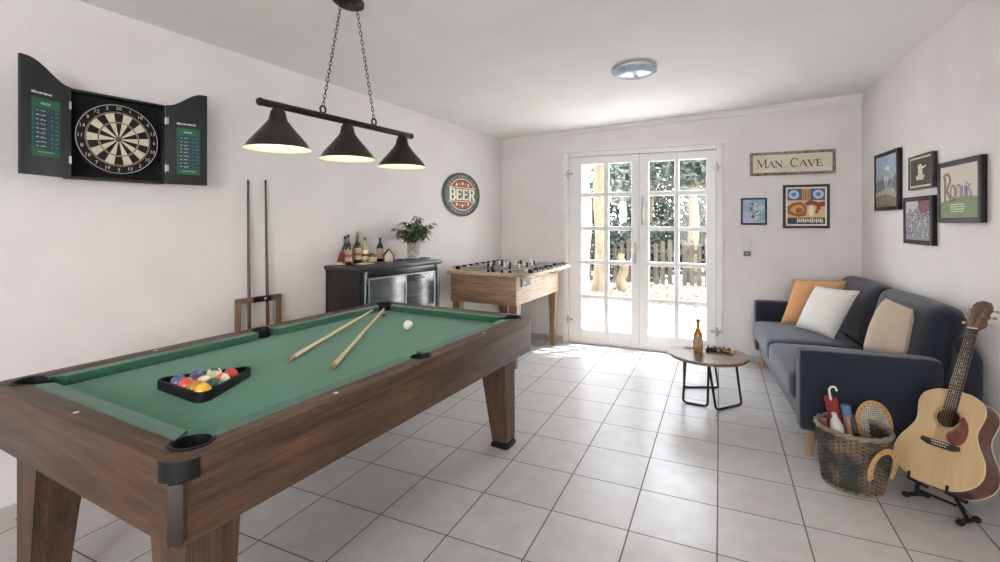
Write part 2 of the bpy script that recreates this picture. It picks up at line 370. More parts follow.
tree('garden_tree', 'leafy tree filling the upper right door panes', 693, 11.2, 0, 0.13, 2.9, M_bark, True, 9, leafm=1, cr=(1.5, 1.2, 1.15), cz=2.75, nl=2300)
tree('garden_tree', 'loose olive-green tree behind the middle of the double door', 650, 12.6, 0, 0.11, 3.0, M_bark, True, 12, leafm=2, cr=(1.5, 1.2, 1.1), cz=3.1, nl=1500)
tree('garden_tree', 'pale-leaved tree behind the second column of panes', 622, 12.0, 0, 0.10, 3.2, M_birch, True, 15, leafm=0, cr=(1.0, 1.0, 1.1), cz=2.7, nl=1500)
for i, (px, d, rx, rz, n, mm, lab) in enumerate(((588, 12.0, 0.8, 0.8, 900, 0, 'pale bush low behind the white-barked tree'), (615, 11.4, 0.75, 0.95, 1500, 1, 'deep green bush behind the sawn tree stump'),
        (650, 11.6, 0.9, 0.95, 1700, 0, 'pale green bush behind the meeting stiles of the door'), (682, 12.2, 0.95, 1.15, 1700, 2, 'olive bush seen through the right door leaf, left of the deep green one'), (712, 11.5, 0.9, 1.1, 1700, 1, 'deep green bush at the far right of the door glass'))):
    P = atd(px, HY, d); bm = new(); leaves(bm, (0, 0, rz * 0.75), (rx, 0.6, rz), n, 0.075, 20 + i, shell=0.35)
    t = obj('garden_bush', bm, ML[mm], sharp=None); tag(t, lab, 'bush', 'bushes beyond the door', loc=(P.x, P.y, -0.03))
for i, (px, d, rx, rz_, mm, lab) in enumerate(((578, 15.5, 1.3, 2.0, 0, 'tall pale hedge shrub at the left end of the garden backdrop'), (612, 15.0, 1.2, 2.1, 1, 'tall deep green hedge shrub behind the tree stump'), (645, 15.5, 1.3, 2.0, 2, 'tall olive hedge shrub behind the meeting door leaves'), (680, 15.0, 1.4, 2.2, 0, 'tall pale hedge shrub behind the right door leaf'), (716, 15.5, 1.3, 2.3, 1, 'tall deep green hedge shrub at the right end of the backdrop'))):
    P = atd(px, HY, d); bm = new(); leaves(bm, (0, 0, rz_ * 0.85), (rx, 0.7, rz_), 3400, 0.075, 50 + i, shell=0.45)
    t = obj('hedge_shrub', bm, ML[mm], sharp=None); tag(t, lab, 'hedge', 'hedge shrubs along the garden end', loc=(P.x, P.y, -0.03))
t = thing('picket_fence', 'weathered grey picket fence at the end of the garden', 'fence', (0.6, 11.2, -0.03))
bm = new()
for k in range(46):
    x = -5.4 + k * 0.15; box(bm, (x, 0, 0), (x + 0.09, 0.025, 0.98 + 0.05 * math.sin(k * 2.1)), 0.004, 1)
obj('pickets', bm, mat('grey_fence_wood', '#3a352f', '#4a443c', rough=0.85, scale=10, stretch=(1, 1, 0.2), spec=0.05), t)
bm = new(); box(bm, (-5.45, 0.026, 0.25), (1.5, 0.06, 0.33)); box(bm, (-5.45, 0.026, 0.72), (1.5, 0.06, 0.8)); obj('rail', bm, _m['grey_fence_wood'], t)

# ------------------------------------------------------------------ pool table
W_ax = '#3b281e'; W_bx = '#5f4534'
M_walX = wood('walnut_across', W_ax, W_bx, 'x', 14, 0.5, coat=0.0); M_walY = wood('walnut_along', W_ax, W_bx, 'y', 14, 0.5, coat=0.0); M_walZ = wood('walnut_upright', W_ax, W_bx, 'z', 14, 0.5, coat=0.0)
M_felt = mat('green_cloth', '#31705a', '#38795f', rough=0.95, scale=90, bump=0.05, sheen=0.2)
M_felt_shade = mat('green_cloth_shaded', '#235843', '#285f49', rough=0.9, scale=90, bump=0.05, sheen=0.2)  # bed cloth again, darkened for the shade on the cushion faces
PR = R(-3.7); PC = Vector((-1.718, 1.784, 0)); PL, PW, PZ = 2.07, 1.214, 0.80
pt = thing('pool_table', 'walnut-brown pool table with green cloth on tapered legs', 'pool table', PC, PR)
hx, hy = PW / 2, PL / 2; RW = 0.078      # rail width
BED = PZ - 0.04
# apron
for s in (-1, 1):
    bm = new(); box(bm, (s * (hx - 0.012) - (0.03 if s > 0 else 0), -hy + 0.012, 0.585), (s * (hx - 0.012) + (0 if s > 0 else 0.03), hy - 0.012, PZ - 0.045), 0.006); obj('side_apron', bm, M_walY, pt)
for s in (-1, 1):
    bm = new(); box(bm, (-hx + 0.013, s * (hy - 0.013) - (0.03 if s > 0 else 0), 0.583), (hx - 0.013, s * (hy - 0.013) + (0 if s > 0 else 0.03), PZ - 0.046), 0.006); obj('end_apron', bm, M_walX, pt)
for sx in (-1, 1):
    for sy in (-1, 1):
        if (sx, sy) != (1, -1): continue
        bm = new(); T = Matrix.Translation((sx * (hx - 0.024), sy * (hy - 0.024), 0)) @ Matrix.Rotation(R(-45), 4, 'Z')
        box(bm, (-0.024, -0.018, 0.60), (0.024, 0.018, PZ - 0.05), 0.004, 2, T); obj('corner_strip', bm, mat('dark_walnut', '#241914', '#30231c', rough=0.5), pt)
bm = new(); box(bm, (-hx + 0.05, -hy + 0.05, 0.60), (hx - 0.05, hy - 0.05, 0.64)); obj('underside_board', bm, M_walZ, pt)
rz0, rz1 = PZ - 0.05, PZ
PKO, PKR, MKO, MKR = 0.098, 0.052, 0.070, 0.045      # pocket centres (distance from the outer edge) and radii, corner and middle
def mir(s, q, off, r, th, ymid=False):
    """point on a pocket circle; th measured from the outward x direction towards the outward y direction"""
    cx_ = s * (hx - off); cy_ = 0.0 if ymid else q * (hy - off)
    return (cx_ + s * r * math.cos(R(th)), cy_ + q * r * math.sin(R(th)))
def arcm(s, q, off, r, t0, t1, n=12, ymid=False): return [mir(s, q, off, r, t0 + (t1 - t0) * i / n, ymid) for i in range(n + 1)]
aC = math.degrees(math.asin((PKO - RW) / PKR))      # where the circle meets the inner rail line
aM = math.degrees(math.acos((MKO - RW) / MKR))
for s in (-1, 1):
    for q in (-1, 1):
        out, inn, yc = s * hx, s * (hx - RW), q * hy; r = 0.062
        cor = [(out - s * r * (1 - math.sin(t)), yc - q * r * (1 - math.cos(t))) for t in [i * PI / 2 / 6 for i in range(7)]]
        poly = cor[::-1] + [(inn, yc)] + arcm(s, q, PKO, PKR, 90 - aC, -(90 - aC)) + arcm(s, q, MKO, MKR, aM, 0, ymid=True) + [(out, 0.0003 * q)]
        bm = new(); prism(bm, poly, rz0, rz1, bev=0.004, seg=2); obj('side_rail', bm, M_walY, pt)
for q in (-1, 1):
    poly = [(hx - RW, q * hy)] + arcm(1, q, PKO, PKR, 90 - aC, 180 - aC) + arcm(-1, q, PKO, PKR, 180 - aC, 90 - aC) + [(-hx + RW, q * hy)]
    bm = new(); prism(bm, poly, rz0, rz1, bev=0.004); obj('end_rail', bm, M_walX, pt)
# cloth bed with the six pocket bites
BO = 0.07; a1 = math.degrees(math.asin((PKO - BO) / PKR)); bp = []
for s, q, rev in ((1, -1, False), (1, 0, False), (1, 1, True), (-1, 1, False), (-1, 0, True), (-1, -1, True)):
    if q == 0: seg = arcm(s, 1, MKO, MKR, -90, -270, 16, ymid=True); seg = seg if s > 0 else seg[::-1]
    else:
        seg = arcm(s, q, PKO, PKR, -(90 - a1), -(270 - (180 - (180 - a1))) + 0, 16) if False else arcm(s, q, PKO, PKR, -(90 - a1), -(180 + a1), 16)
        seg = seg[::-1] if (s > 0) == (q < 0) else seg
    bp += seg
bm = new(); prism(bm, bp, BED - 0.03, BED); obj('playing_bed', bm, M_felt, pt)
CW = 0.058
def cushion(p0, p1, nrm, m0=1.0, m1=1.0):
    p0 = Vector(p0); p1 = Vector(p1); n = Vector(nrm); d = (p1 - p0).normalized()
    prof = [(0, 0.0), (0.0, -0.036), (CW - 0.006, -0.036), (CW, -0.008), (CW - 0.003, 0.0)]
    rings = [[p + n * u + d * (u * mm) + Vector((0, 0, PZ - 0.002 + w)) for u, w in prof] for p, mm in ((p0, m0), (p1, -m1))]
    bm = new(); quadring(bm, rings, smooth=False); obj('cushion', bm, M_felt_shade, pt)
e = 0.146
for s in (-1, 1):
    cushion((s * (hx - RW), -hy + e, 0), (s * (hx - RW), -0.047, 0), (-s, 0, 0), 0.75, 0.2); cushion((s * (hx - RW), 0.047, 0), (s * (hx - RW), hy - e, 0), (-s, 0, 0), 0.2, 0.75)
    cushion((-hx + e, s * (hy - RW), 0), (hx - e, s * (hy - RW), 0), (0, -s, 0), 0.75, 0.75)
def pocket(s, q):
    bm = new(); off, r = (PKO, PKR) if q else (MKO, MKR); cx, cy = s * (hx - off), q * (hy - off)
    lathe(bm, [(r * 0.9, -0.001), (r - 0.0008, -0.003), (r - 0.0008, -0.05), (r * 0.93, -0.09), (r * 0.6, -0.12), (0.001, -0.125), (0.001, -0.12), (r * 0.55, -0.115), (r * 0.87, -0.085), (r - 0.006, -0.045), (r - 0.006, -0.006), (r * 0.9, -0.001)], 26, Matrix.Translation((cx, cy, PZ)))
    A, sp = (math.degrees(math.atan2(q, s)), 104) if q else ((0 if s > 0 else 180), 88)
    rings = []
    for i in range(25):
        t = -sp + 2 * sp * i / 24; wd_ = 0.002 + 0.007 * math.sin(PI * i / 24); ca, sa = math.cos(R(A + t)), math.sin(R(A + t))
        rings.append([Vector((cx + rr_ * ca, cy + rr_ * sa, PZ + zz_)) for rr_, zz_ in ((r - 0.003, -0.012), (r - 0.003, 0.003), (r + wd_ * 0.5, 0.0042), (r + wd_, 0.0012), (r + wd_, -0.001))])
    quadring(bm, rings); obj('pocket', bm, M_black, pt)
for s in (-1, 1):
    for q in (-1, 0, 1): pocket(s, q)
# black corner caps
for sx in (-1, 1):
    for sy in (-1, 1):
        if (sx, sy) != (1, -1): continue
        bm = new(); r = 0.0625; cx, cy = sx * (hx - 0.0595), sy * (hy - 0.0595)
        a0 = math.degrees(math.atan2(sy, sx)) - 45
        outp = [(cx + sx * 0.0, cy)] 
        op = arc(cx, cy, r, a0 - 2, a0 + 92, 12); ip = arc(cx, cy, r - 0.012, a0 - 2, a0 + 92, 12)
        rings = [[Vector((p[0], p[1], PZ - 0.002)), Vector((p[0], p[1], PZ - 0.052)), Vector((q[0], q[1], PZ - 0.052)), Vector((q[0], q[1], PZ - 0.002))] for p, q in zip(op, ip)]
        quadring(bm, rings, smooth=False); obj('corner_cap', bm, M_black, pt, label='black moulded corner cap')
# sight marks
for k, (x, y) in enumerate(((0.0, -hy + 0.04), (hx - 0.04, -0.5), (hx - 0.04, 0.5), (-hx + 0.04, -0.5), (-hx + 0.04, 0.5))):
    bm = new(); cyl(bm, (x, y, PZ - 0.001), (x, y, PZ + 0.0012), 0.008, n=16); obj('sight_mark', bm, mat('pearl_inlay', '#d8d2c4', rough=0.3), pt)
# legs
for sx in (-1, 1):
    for sy in (-1, 1):
        bm = new(); xo, yo = sx * (hx - (0.12 if sy > 0 else 0.055 if sx > 0 else 0.085)), sy * (hy - (0.016 if sy > 0 else 0.06))
        rings = []
        for z, wx, wy in ((0.035, 0.105, 0.11), (0.60, 0.185, 0.15)):
            rings.append([Vector(p) for p in ((xo, yo, z), (xo - sx * wx, yo, z), (xo - sx * wx, yo - sy * wy, z), (xo, yo - sy * wy, z))])
        quadring(bm, rings, smooth=False)
        bmesh.ops.bevel(bm, geom=list(bm.edges), offset=0.005, segments=2, affect='EDGES')
        # edge strip on the inner side
        t2 = sx * 0.006
        lg = obj('leg', bm, M_walZ, pt)
        bm = new(); fx, fy = xo - sx * 0.0525, yo - sy * 0.055
        prism(bm, rrect(fx - 0.062, fy - 0.064, fx + 0.062, fy + 0.064, 0.02), 0.0, 0.022, bev=0.004); prism(bm, rrect(fx - 0.054, fy - 0.057, fx + 0.054, fy + 0.057, 0.016), 0.0219, 0.036)
        obj('foot_pad', bm, M_black, lg, label='black levelling foot')

# things on the table
BT = BED + 0.0005
def on_bed(px, py, dz=0.0): return onz(px, py, BT + dz)
# triangle rack
ra, rb, rc = on_bed(163, 381, 0.0), on_bed(202, 404, 0.0), on_bed(249, 380, 0.0)
# regular triangle fitted to the three seen corners
cen = (ra + rb + rc) / 3; ang = math.atan2((rb - cen).y, (rb - cen).x); sd = 0.352
rk = thing('ball_rack', 'black plastic triangle rack holding the coloured balls on the green cloth', 'ball rack', (cen.x, cen.y, BT), ang)
def rtri(side, r, n=5):
    Rr = side / math.sqrt(3); out = []
    for k in range(3):
        a = 120 * k; cxx, cyy = (Rr - 2 * r) * math.cos(R(a)), (Rr - 2 * r) * math.sin(R(a))
        out += arc(cxx, cyy, r, a - 60, a + 60, n)
    return out
o1 = rtri(sd, 0.03); o2 = rtri(sd - 0.03, 0.022)
bm = new(); rings = [[Vector((p[0], p[1], 0)), Vector((p[0], p[1], 0.034)), Vector((q[0], q[1], 0.034)), Vector((q[0], q[1], 0))] for p, q in zip(o1, o2)]; rings.append(rings[0]); quadring(bm, rings, capa=False, capb=False, smooth=False); bmesh.ops.remove_doubles(bm, verts=bm.verts, dist=1e-6)
obj('frame', bm, M_black, rk)
BR_ = 0.0275
def ball(name, label, loc, col, stripe=None, group=None, rot=(0.4, 0.3, 0)):
    bm = new(); bmesh.ops.create_uvsphere(bm, u_segments=28, v_segments=20, radius=BR_)
    for f in bm.faces:
        f.smooth = True
        if stripe and abs(f.calc_center_median().z) > BR_ * 0.52: f.material_index = 1
    ms = [mat('ball_' + col.strip('#'), col, rough=0.12, coat=0.5)] + ([mat('ball_' + stripe.strip('#'), stripe, rough=0.12, coat=0.5)] if stripe else [])
    o = obj(name, bm, ms, sharp=None); tag(o, label, 'ball', group, loc=loc); o.rotation_euler = rot; return o
# ball grid in rack coordinates: rows from the corner nearest the camera
Tk = Matrix.Translation((cen.x, cen.y, 0)) @ Matrix.Rotation(ang, 4, 'Z')
stp = BR_ * 2 + 0.0005; apex = (sd - 0.032) / math.sqrt(3) - 2 * BR_ - 0.0005
cols = {(0, 0): ('#f0b428', None, 'solid yellow ball at the corner of the rack nearest the room'),
        (1, 0): ('#b5762c', None, 'brownish-orange ball on the near left edge, beside the solid yellow'),
        (1, 1): ('#1f5a45', None, 'dark green ball just right of the front yellow ball'),
        (2, 0): ('#cf5238', None, 'orange-red ball between the striped brown ball and the blue corner ball'),
        (2, 1): ('#e2cf95', '#efe6cd', 'large-looking cream ball in the middle of the rack'),
        (2, 2): ('#dd8050', '#e8dcb8', 'orange and cream striped ball on the right edge of the rack'),
        (3, 0): ('#4a5590', None, 'slate blue ball in the left corner of the rack'),
        (3, 1): ('#5d3e78', None, 'purple ball mostly hidden behind the cream ball'),
        (3, 2): ('#c9cf98', '#ece8cf', 'pale yellow-green striped ball behind the dark green one'),
        (3, 3): ('#c9443c', None, 'red ball in the right corner of the rack')}
cols[(4, 1)] = ('#31508f', None, 'bright blue ball at the back of the rack')
cols[(4, 2)] = ('#27684a', '#e6e2d0', 'green and white striped ball at the back of the rack')
rows = 4
for (i, j), (c1, c2, lab) in cols.items():
    if i < 4:
        x = apex - i * stp * math.sqrt(3) / 2; y = (j - i / 2) * stp
    else:
        x = apex - 4 * stp * math.sqrt(3) / 2; y = (j - 1.5) * stp
    p = Tk @ Vector((x, y, 0)); ball('pool_ball', 'the ' + lab, (p.x, p.y, BT + BR_ + 0.0006), c1, c2, 'pool balls in the triangle rack', rot=(1.45, 0.25 * j, 0.5 * i + 0.4 * j))
p = on_bed(408, 325, BR_); o = ball('cue_ball', 'white cue ball alone on the far part of the green cloth', (p.x, p.y, BT + BR_), '#efeadf')

M_maple = wood('maple', '#cdb98c', '#dccba2', 'x', 6, 0.3, coat=0.3)
M_tipb = mat('cue_tip_blue', '#3c4a55', rough=0.8); M_fer = mat('ivory_ferrule', '#ebe6d8', rough=0.3)
def cue_on_table(a, b, label, z0, z1):
    A = onz(a[0], a[1], z0); B = onz(b[0], b[1], z1); d = (B - A); L = d.length; d.normalize()
    t = thing('cue_stick', label, 'cue', A, 0, 'cues lying on the pool table')
    rz = math.atan2(d.y, d.x); ry = -math.asin(d.z); t.rotation_euler = (0, ry, rz)
    bm = new(); tube(bm, [(0.028, 0, 0), (L * 0.3, 0, 0), (L, 0, 0)], [0.0115, 0.0095, 0.006], n=14); obj('shaft', bm, M_maple, t)
    bm = new(); tube(bm, [(0, 0, 0), (0.004, 0, 0), (0.03, 0, 0)], [0.009, 0.012, 0.0118], n=14); obj('butt_cap', bm, mat('butt_brown', '#6b4a34', '#b08a5e', rough=0.4, scale=60), t, label='dark brown butt end')
    bm = new(); tube(bm, [(L, 0, 0), (L + 0.02, 0, 0)], [0.006, 0.0058], n=12); obj('ferrule', bm, M_fer, t)
    bm = new(); tube(bm, [(L + 0.02, 0, 0), (L + 0.027, 0, 0), (L + 0.029, 0, 0)], [0.0058, 0.0055, 0.003], n=12); obj('tip', bm, M_tipb, t)
    return t
cue_on_table((290, 359), (371, 311), 'pale cue stick with a dark butt, lying left of the other on the green cloth', BT + 0.013, PZ + 0.006)
cue_on_table((332, 368), (383, 310), 'pale cue stick lying more steeply, nearer the cue ball', BT + 0.013, PZ + 0.012)
# chalk at the far pocket, chalk holder clip near middle pocket
def chalk(px, py, z, label, c='#7a2f2a'):
    p = onz(px, py, z); t = thing('chalk_cube', label, 'chalk', (p.x, p.y, z), 0.5)
    bm = new(); box(bm, (-0.01, -0.01, 0), (0.01, 0.01, 0.018), 0.0015); obj('wrapper', bm, mat('chalk_wrap' + c, c, rough=0.7), t)
    bm = new(); box(bm, (-0.009, -0.009, 0.0181), (0.009, 0.009, 0.021), 0.001); obj('chalk_face', bm, mat('chalk_face', '#c9b9b0', rough=0.95), t)
chalk(384, 316, BT, 'small reddish chalk cube by the tip ends of the two cues')

# ------------------------------------------------------------------ pendant lamp over the table
M_shade = mat('aged_black_enamel', '#1c1815', '#2a241e', rough=0.35, scale=8, metal=0.2)
M_shin = mat('cream_enamel_inside', '#efe3cf', '#e8dac4', rough=0.5)
ba, bb = onz(262, 102, 1.90), onz(410, 136, 1.90); mid = (ba + bb) / 2; dbar = (bb - ba); Lb = dbar.length; rzb = math.atan2(dbar.y, dbar.x)
cz = ceil_z(mid.x, mid.y)
pl_ = thing('pendant_lamp', 'black three-shade billiard lamp hanging on two chains from the ceiling', 'lamp', (mid.x, mid.y, 1.90), rzb)
bm = new(); tube(bm, [(-Lb / 2 - 0.01, 0, 0), (-Lb / 2, 0, 0), (Lb / 2, 0, 0), (Lb / 2 + 0.01, 0, 0)], [0.012, 0.016, 0.016, 0.012], n=14); sphere(bm, (-Lb / 2 - 0.008, 0, 0), 0.018); sphere(bm, (Lb / 2 + 0.008, 0, 0), 0.018); obj('bar', bm, M_blackmetal, pl_)
ros = onz(349, 3, cz); Mi = pl_.matrix_basis.inverted()
rl = Mi @ Vector((mid.x, mid.y, cz)); 
bm = new(); T = Matrix.Translation((0, 0, cz - 1.90)); t = bmesh.new()
lathe(t, [(0.001, -0.035), (0.05, -0.034), (0.066, -0.022), (0.07, 0.012)], 28)
for v in t.verts: v.co.x *= 1.4; v.co.y *= 0.9
merge(bm, t, T); obj('ceiling_rosette', bm, M_blackmetal, pl_)
# chains
def chain(p0, p1, name='chain'):
    p0 = Vector(p0); p1 = Vector(p1); L = (p1 - p0).length; n = int(L / 0.0215); d = (p1 - p0) / n; dn = d.normalized(); u = dn.orthogonal().normalized(); w = dn.cross(u); bm = new()
    for i in range(n):
        c = p0 + d * (i + 0.5); a = u if i % 2 else w
        loop = [c + dn * (0.0145 * math.cos(q)) + a * (0.0065 * math.sin(q)) for q in [2 * PI * k / 10 for k in range(10)]]
        t = bmesh.new(); tube(t, loop, 0.0019, n=5, closed=True); merge(bm, t)
    return obj(name, bm, M_blackmetal, pl_, sharp=None)
nbar = Vector((-dbar.y, dbar.x, 0)).normalized(); xa = (onpl(323, 112, mid, nbar) - mid).dot(dbar.normalized()); xb = (onpl(374, 127, mid, nbar) - mid).dot(dbar.normalized())
for x, xt in ((xa, -0.045), (xb, 0.06)):
    bm = new(); loop = [(x + 0.016 * math.cos(q), 0, 0.032 + 0.018 * math.sin(q)) for q in [2 * PI * k / 16 for k in range(16)]]; tube(bm, loop, 0.005, n=6, closed=True); obj('hanging_ring', bm, M_blackmetal, pl_)
    chain((x, 0, 0.047), (xt, 0, cz - 1.90 - 0.03))
ssz = 0.135
for k, px in enumerate((278, 347.5, 402)):
    # positions along the bar
    P = onpl(px, 115, mid, Vector((-dbar.y, dbar.x, 0)).normalized()); x = (P - mid).dot(dbar.normalized())
    rr = (0.138, 0.138, 0.140)[k]
    bm = new(); M = Matrix.Translation((x, 0, 0))
    prof_o = [(0.022, -0.012), (0.032, -0.03), (0.037, -0.056), (0.040, -0.066), (0.064, -0.097), (0.092, -0.130), (rr - 0.016, -0.166), (rr - 0.005, -0.186), (rr + 0.003, -0.194)]
    lathe(bm, [(0.001, -0.008)] + prof_o, 36, M)
    sh = obj('lamp_shade', bm, M_shade, pl_)
    bm = new(); lathe(bm, [(rr + 0.003, -0.194), (rr - 0.008, -0.187), (rr - 0.02, -0.169), (0.088, -0.134), (0.060, -0.102), (0.034, -0.072), (0.001, -0.07)], 36, M); obj('shade_inside', bm, M_shin, sh, label='cream enamelled inside of the shade')
    bm = new(); lathe(bm, [(0.001, -0.06), (0.014, -0.062), (0.016, -0.085), (0.028, -0.108), (0.030, -0.122), (0.022, -0.14), (0.001, -0.147)], 18, M); obj('bulb', bm, mat('lit_bulb', '#ffe9c8', rough=0.4, emit=1.6), sh)
    ld = bpy.data.lights.new('bulb_light', 'POINT'); ld.energy = 0.45; ld.color = (1, 0.86, 0.66); ld.shadow_soft_size = 0.03
    lo = bpy.data.objects.new('bulb_light', ld); C.objects.link(lo); lo.parent = pl_; lo.location = (x, 0, -0.175)

# ceiling lamp of bluish glass
cl = onz(634, 66, 2.538); clz = ceil_z(cl.x, cl.y)
ct = thing('ceiling_lamp', 'round bluish glass flush lamp on the ceiling before the door', 'lamp', (cl.x, cl.y, clz))
bm = new(); lathe(bm, [(0.13, 0.01), (0.13, -0.018), (0.122, -0.022), (0.001, -0.022)], 36); obj('mounting_plate', bm, M_white, ct)
bm = new(); lathe(bm, [(0.158, -0.02), (0.162, -0.026), (0.15, -0.042), (0.12, -0.056), (0.08, -0.067), (0.04, -0.072), (0.001, -0.074)], 40); obj('glass_shade', bm, mat('blue_marbled_glass', '#8fa6c0', '#c3d0de', rough=0.15, scale=5, stretch=(1, 2.5, 1), coat=0.6), ct)
for a in (20, 140, 260):
    bm = new(); sphere(bm, (0.157 * math.cos(R(a)), 0.157 * math.sin(R(a)), -0.03), 0.009); obj('clip', bm, M_chrome, ct)
# ------------------------------------------------------------------ lettering helper (stroke letters with serifs)
def quadstrip(bm, a, b, w, z0, z1, mi=0):
    a = Vector((a[0], a[1])); b = Vector((b[0], b[1])); d = (b - a).normalized(); n = Vector((-d.y, d.x)) * w / 2
    prism(bm, [a - n, b - n, b + n, a + n], z0, z1, mi=mi)
def curve_pts(cx, cy, rx, ry, a0, a1, n=12): return [(cx + rx * math.cos(R(a0 + (a1 - a0) * i / n)), cy + ry * math.sin(R(a0 + (a1 - a0) * i / n))) for i in range(n + 1)]
def letter(bm, ch, x, y, w, h, tk, tn, sf, z0, z1, mi=0, serif=True):
    S = lambda a, b, t: quadstrip(bm, (x + a[0] * w, y + a[1] * h), (x + b[0] * w, y + b[1] * h), t, z0, z1, mi)
    def serf(u, v):
        if serif: quadstrip(bm, (x + u * w - sf, y + v * h), (x + u * w + sf, y + v * h), tn, z0 + 1e-5, z1 + 1e-5, mi)
    def P(pts, t0, t1=None):
        q = [(x + a * w, y + b * h) for a, b in pts]; t1 = t1 or t0; m = len(q) - 1
        L_, R_ = [], []
        for i in range(len(q)):
            a = Vector(q[max(i - 1, 0)]); b = Vector(q[min(i + 1, m)]); d = (b - a).normalized(); n = Vector((-d.y, d.x)); t = t0 + (t1 - t0) * math.sin(PI * i / m)
            L_.append(Vector(q[i]) + n * t / 2); R_.append(Vector(q[i]) - n * t / 2)
        for i in range(m): prism(bm, [R_[i], R_[i + 1], L_[i + 1], L_[i]], z0, z1, mi=mi)
    if ch == 'M': S((0, 0), (0.06, 1), tn); S((0.06, 1), (0.5, 0.08), tk); S((0.5, 0.08), (0.92, 1), tn); S((0.94, 1), (1, 0), tk); serf(0, 0); serf(1, 0); serf(0.02, 1); serf(0.95, 1)
    if ch == 'A': S((0.02, 0), (0.5, 1), tn); S((0.5, 1), (0.98, 0), tk); S((0.22, 0.36), (0.78, 0.36), tn); serf(0.02, 0); serf(0.98, 0)
    if ch == 'N': S((0.06, 0), (0.06, 1), tn); S((0.06, 1), (0.94, 0), tk); S((0.94, 0), (0.94, 1), tn); serf(0.06, 0); serf(0.03, 1); serf(0.94, 1)
    if ch == 'V': S((0.02, 1), (0.5, 0), tk); S((0.5, 0), (0.98, 1), tn); serf(0.02, 1); serf(0.98, 1)
    if ch == 'C': P(curve_pts(0.54, 0.5, 0.5, 0.5, 40, 320, 18), tn, tk); S((0.94, 0.72), (0.94, 1.0), tn)
    if ch in 'EFB' or ch in 'RPD': S((0.12, 0), (0.12, 1), tk); serf(0.12, 0); serf(0.12, 1)
    if ch == 'E': S((0.12, 1), (0.9, 1), tn); S((0.12, 0.52), (0.7, 0.52), tn); S((0.12, 0), (0.95, 0), tn); S((0.9, 1.02), (0.9, 0.78), tn); S((0.95, -0.02), (0.95, 0.24), tn); S((0.7, 0.62), (0.7, 0.42), tn)
    if ch in 'BRP': S((0.12, 1), (0.5, 1), tn); S((0.12, 0.5), (0.5, 0.5), tn); P(curve_pts(0.48, 0.75, 0.36, 0.25, 90, -90, 10), tn, tk)
    if ch == 'B': S((0.12, 0), (0.5, 0), tn); P(curve_pts(0.5, 0.25, 0.42, 0.25, 90, -90, 10), tn, tk)
    if ch == 'R': S((0.48, 0.5), (0.92, 0), tk); serf(0.92, 0)
def font_text(s, size, extr=0.0004):
    cu = bpy.data.curves.new('text', 'FONT'); cu.body = s; cu.size = size; cu.align_x = 'CENTER'; cu.align_y = 'CENTER'; cu.extrude = extr; cu.resolution_u = 2
    o = bpy.data.objects.new('text', cu); C.objects.link(o); bpy.context.view_layer.update()
    me = bpy.data.meshes.new_from_object(o.evaluated_get(bpy.context.evaluated_depsgraph_get())); bpy.data.objects.remove(o); bpy.data.curves.remove(cu)
    t = bmesh.new(); t.from_mesh(me); bpy.data.meshes.remove(me); return t
UP = Matrix.Rotation(PI / 2, 4, 'X')       # xy drawing -> xz wall plane, drawing +z -> -y (towards the room)
def wallM(z=0.0): return UP

# ------------------------------------------------------------------ dart cabinet
c00 = Lw(68, 87); c01 = Lw(165, 184); cenx = (c00 + c01) / 2; CWd = (Vector((c01.x, c01.y, 0)) - Vector((c00.x, c00.y, 0))).length; CHt = c00.z - c01.z; DPT = 0.07
M_cab = mat('black_cabinet_paint', '#1b1c1f', '#222326', rough=0.5, scale=30)
M_lining = mat('black_board_lining', '#101114', rough=0.9)
cenx = (Lw(68, 132, DPT) + Lw(165, 145, DPT)) / 2; CWd = (Lw(165, 145, DPT) - Lw(68, 132, DPT)); CWd.z = 0; CWd = CWd.length
zt, zb = (Lw(68, 87, DPT).z + Lw(165, 106, DPT).z) / 2, (Lw(68, 178, DPT).z + Lw(165, 184, DPT).z) / 2; CHt = zt - zb
base = cenx - nL * (DPT - 0.003)
dc = thing('dart_cabinet', 'black dartboard cabinet with both doors open on the left wall', 'dart cabinet', (base.x, base.y, (zt + zb) / 2), rzL)
w2, h2 = CWd / 2, CHt / 2
bm = new(); box(bm, (-w2, -0.012, -h2), (w2, 0, h2)); 
for a, b in (((-w2, -DPT, -h2), (-w2 + 0.012, 0, h2)), ((w2 - 0.012, -DPT, -h2), (w2, 0, h2)), ((-w2, -DPT, h2 - 0.012), (w2, 0, h2)), ((-w2, -DPT, -h2), (w2, 0, -h2 + 0.012))): box(bm, a, b, 0.002)
obj('case', bm, M_cab, dc)
bm = new(); box(bm, (-w2 + 0.013, -0.02, -h2 + 0.013), (w2 - 0.013, -0.0125, h2 - 0.013)); obj('back_lining', bm, M_lining, dc)
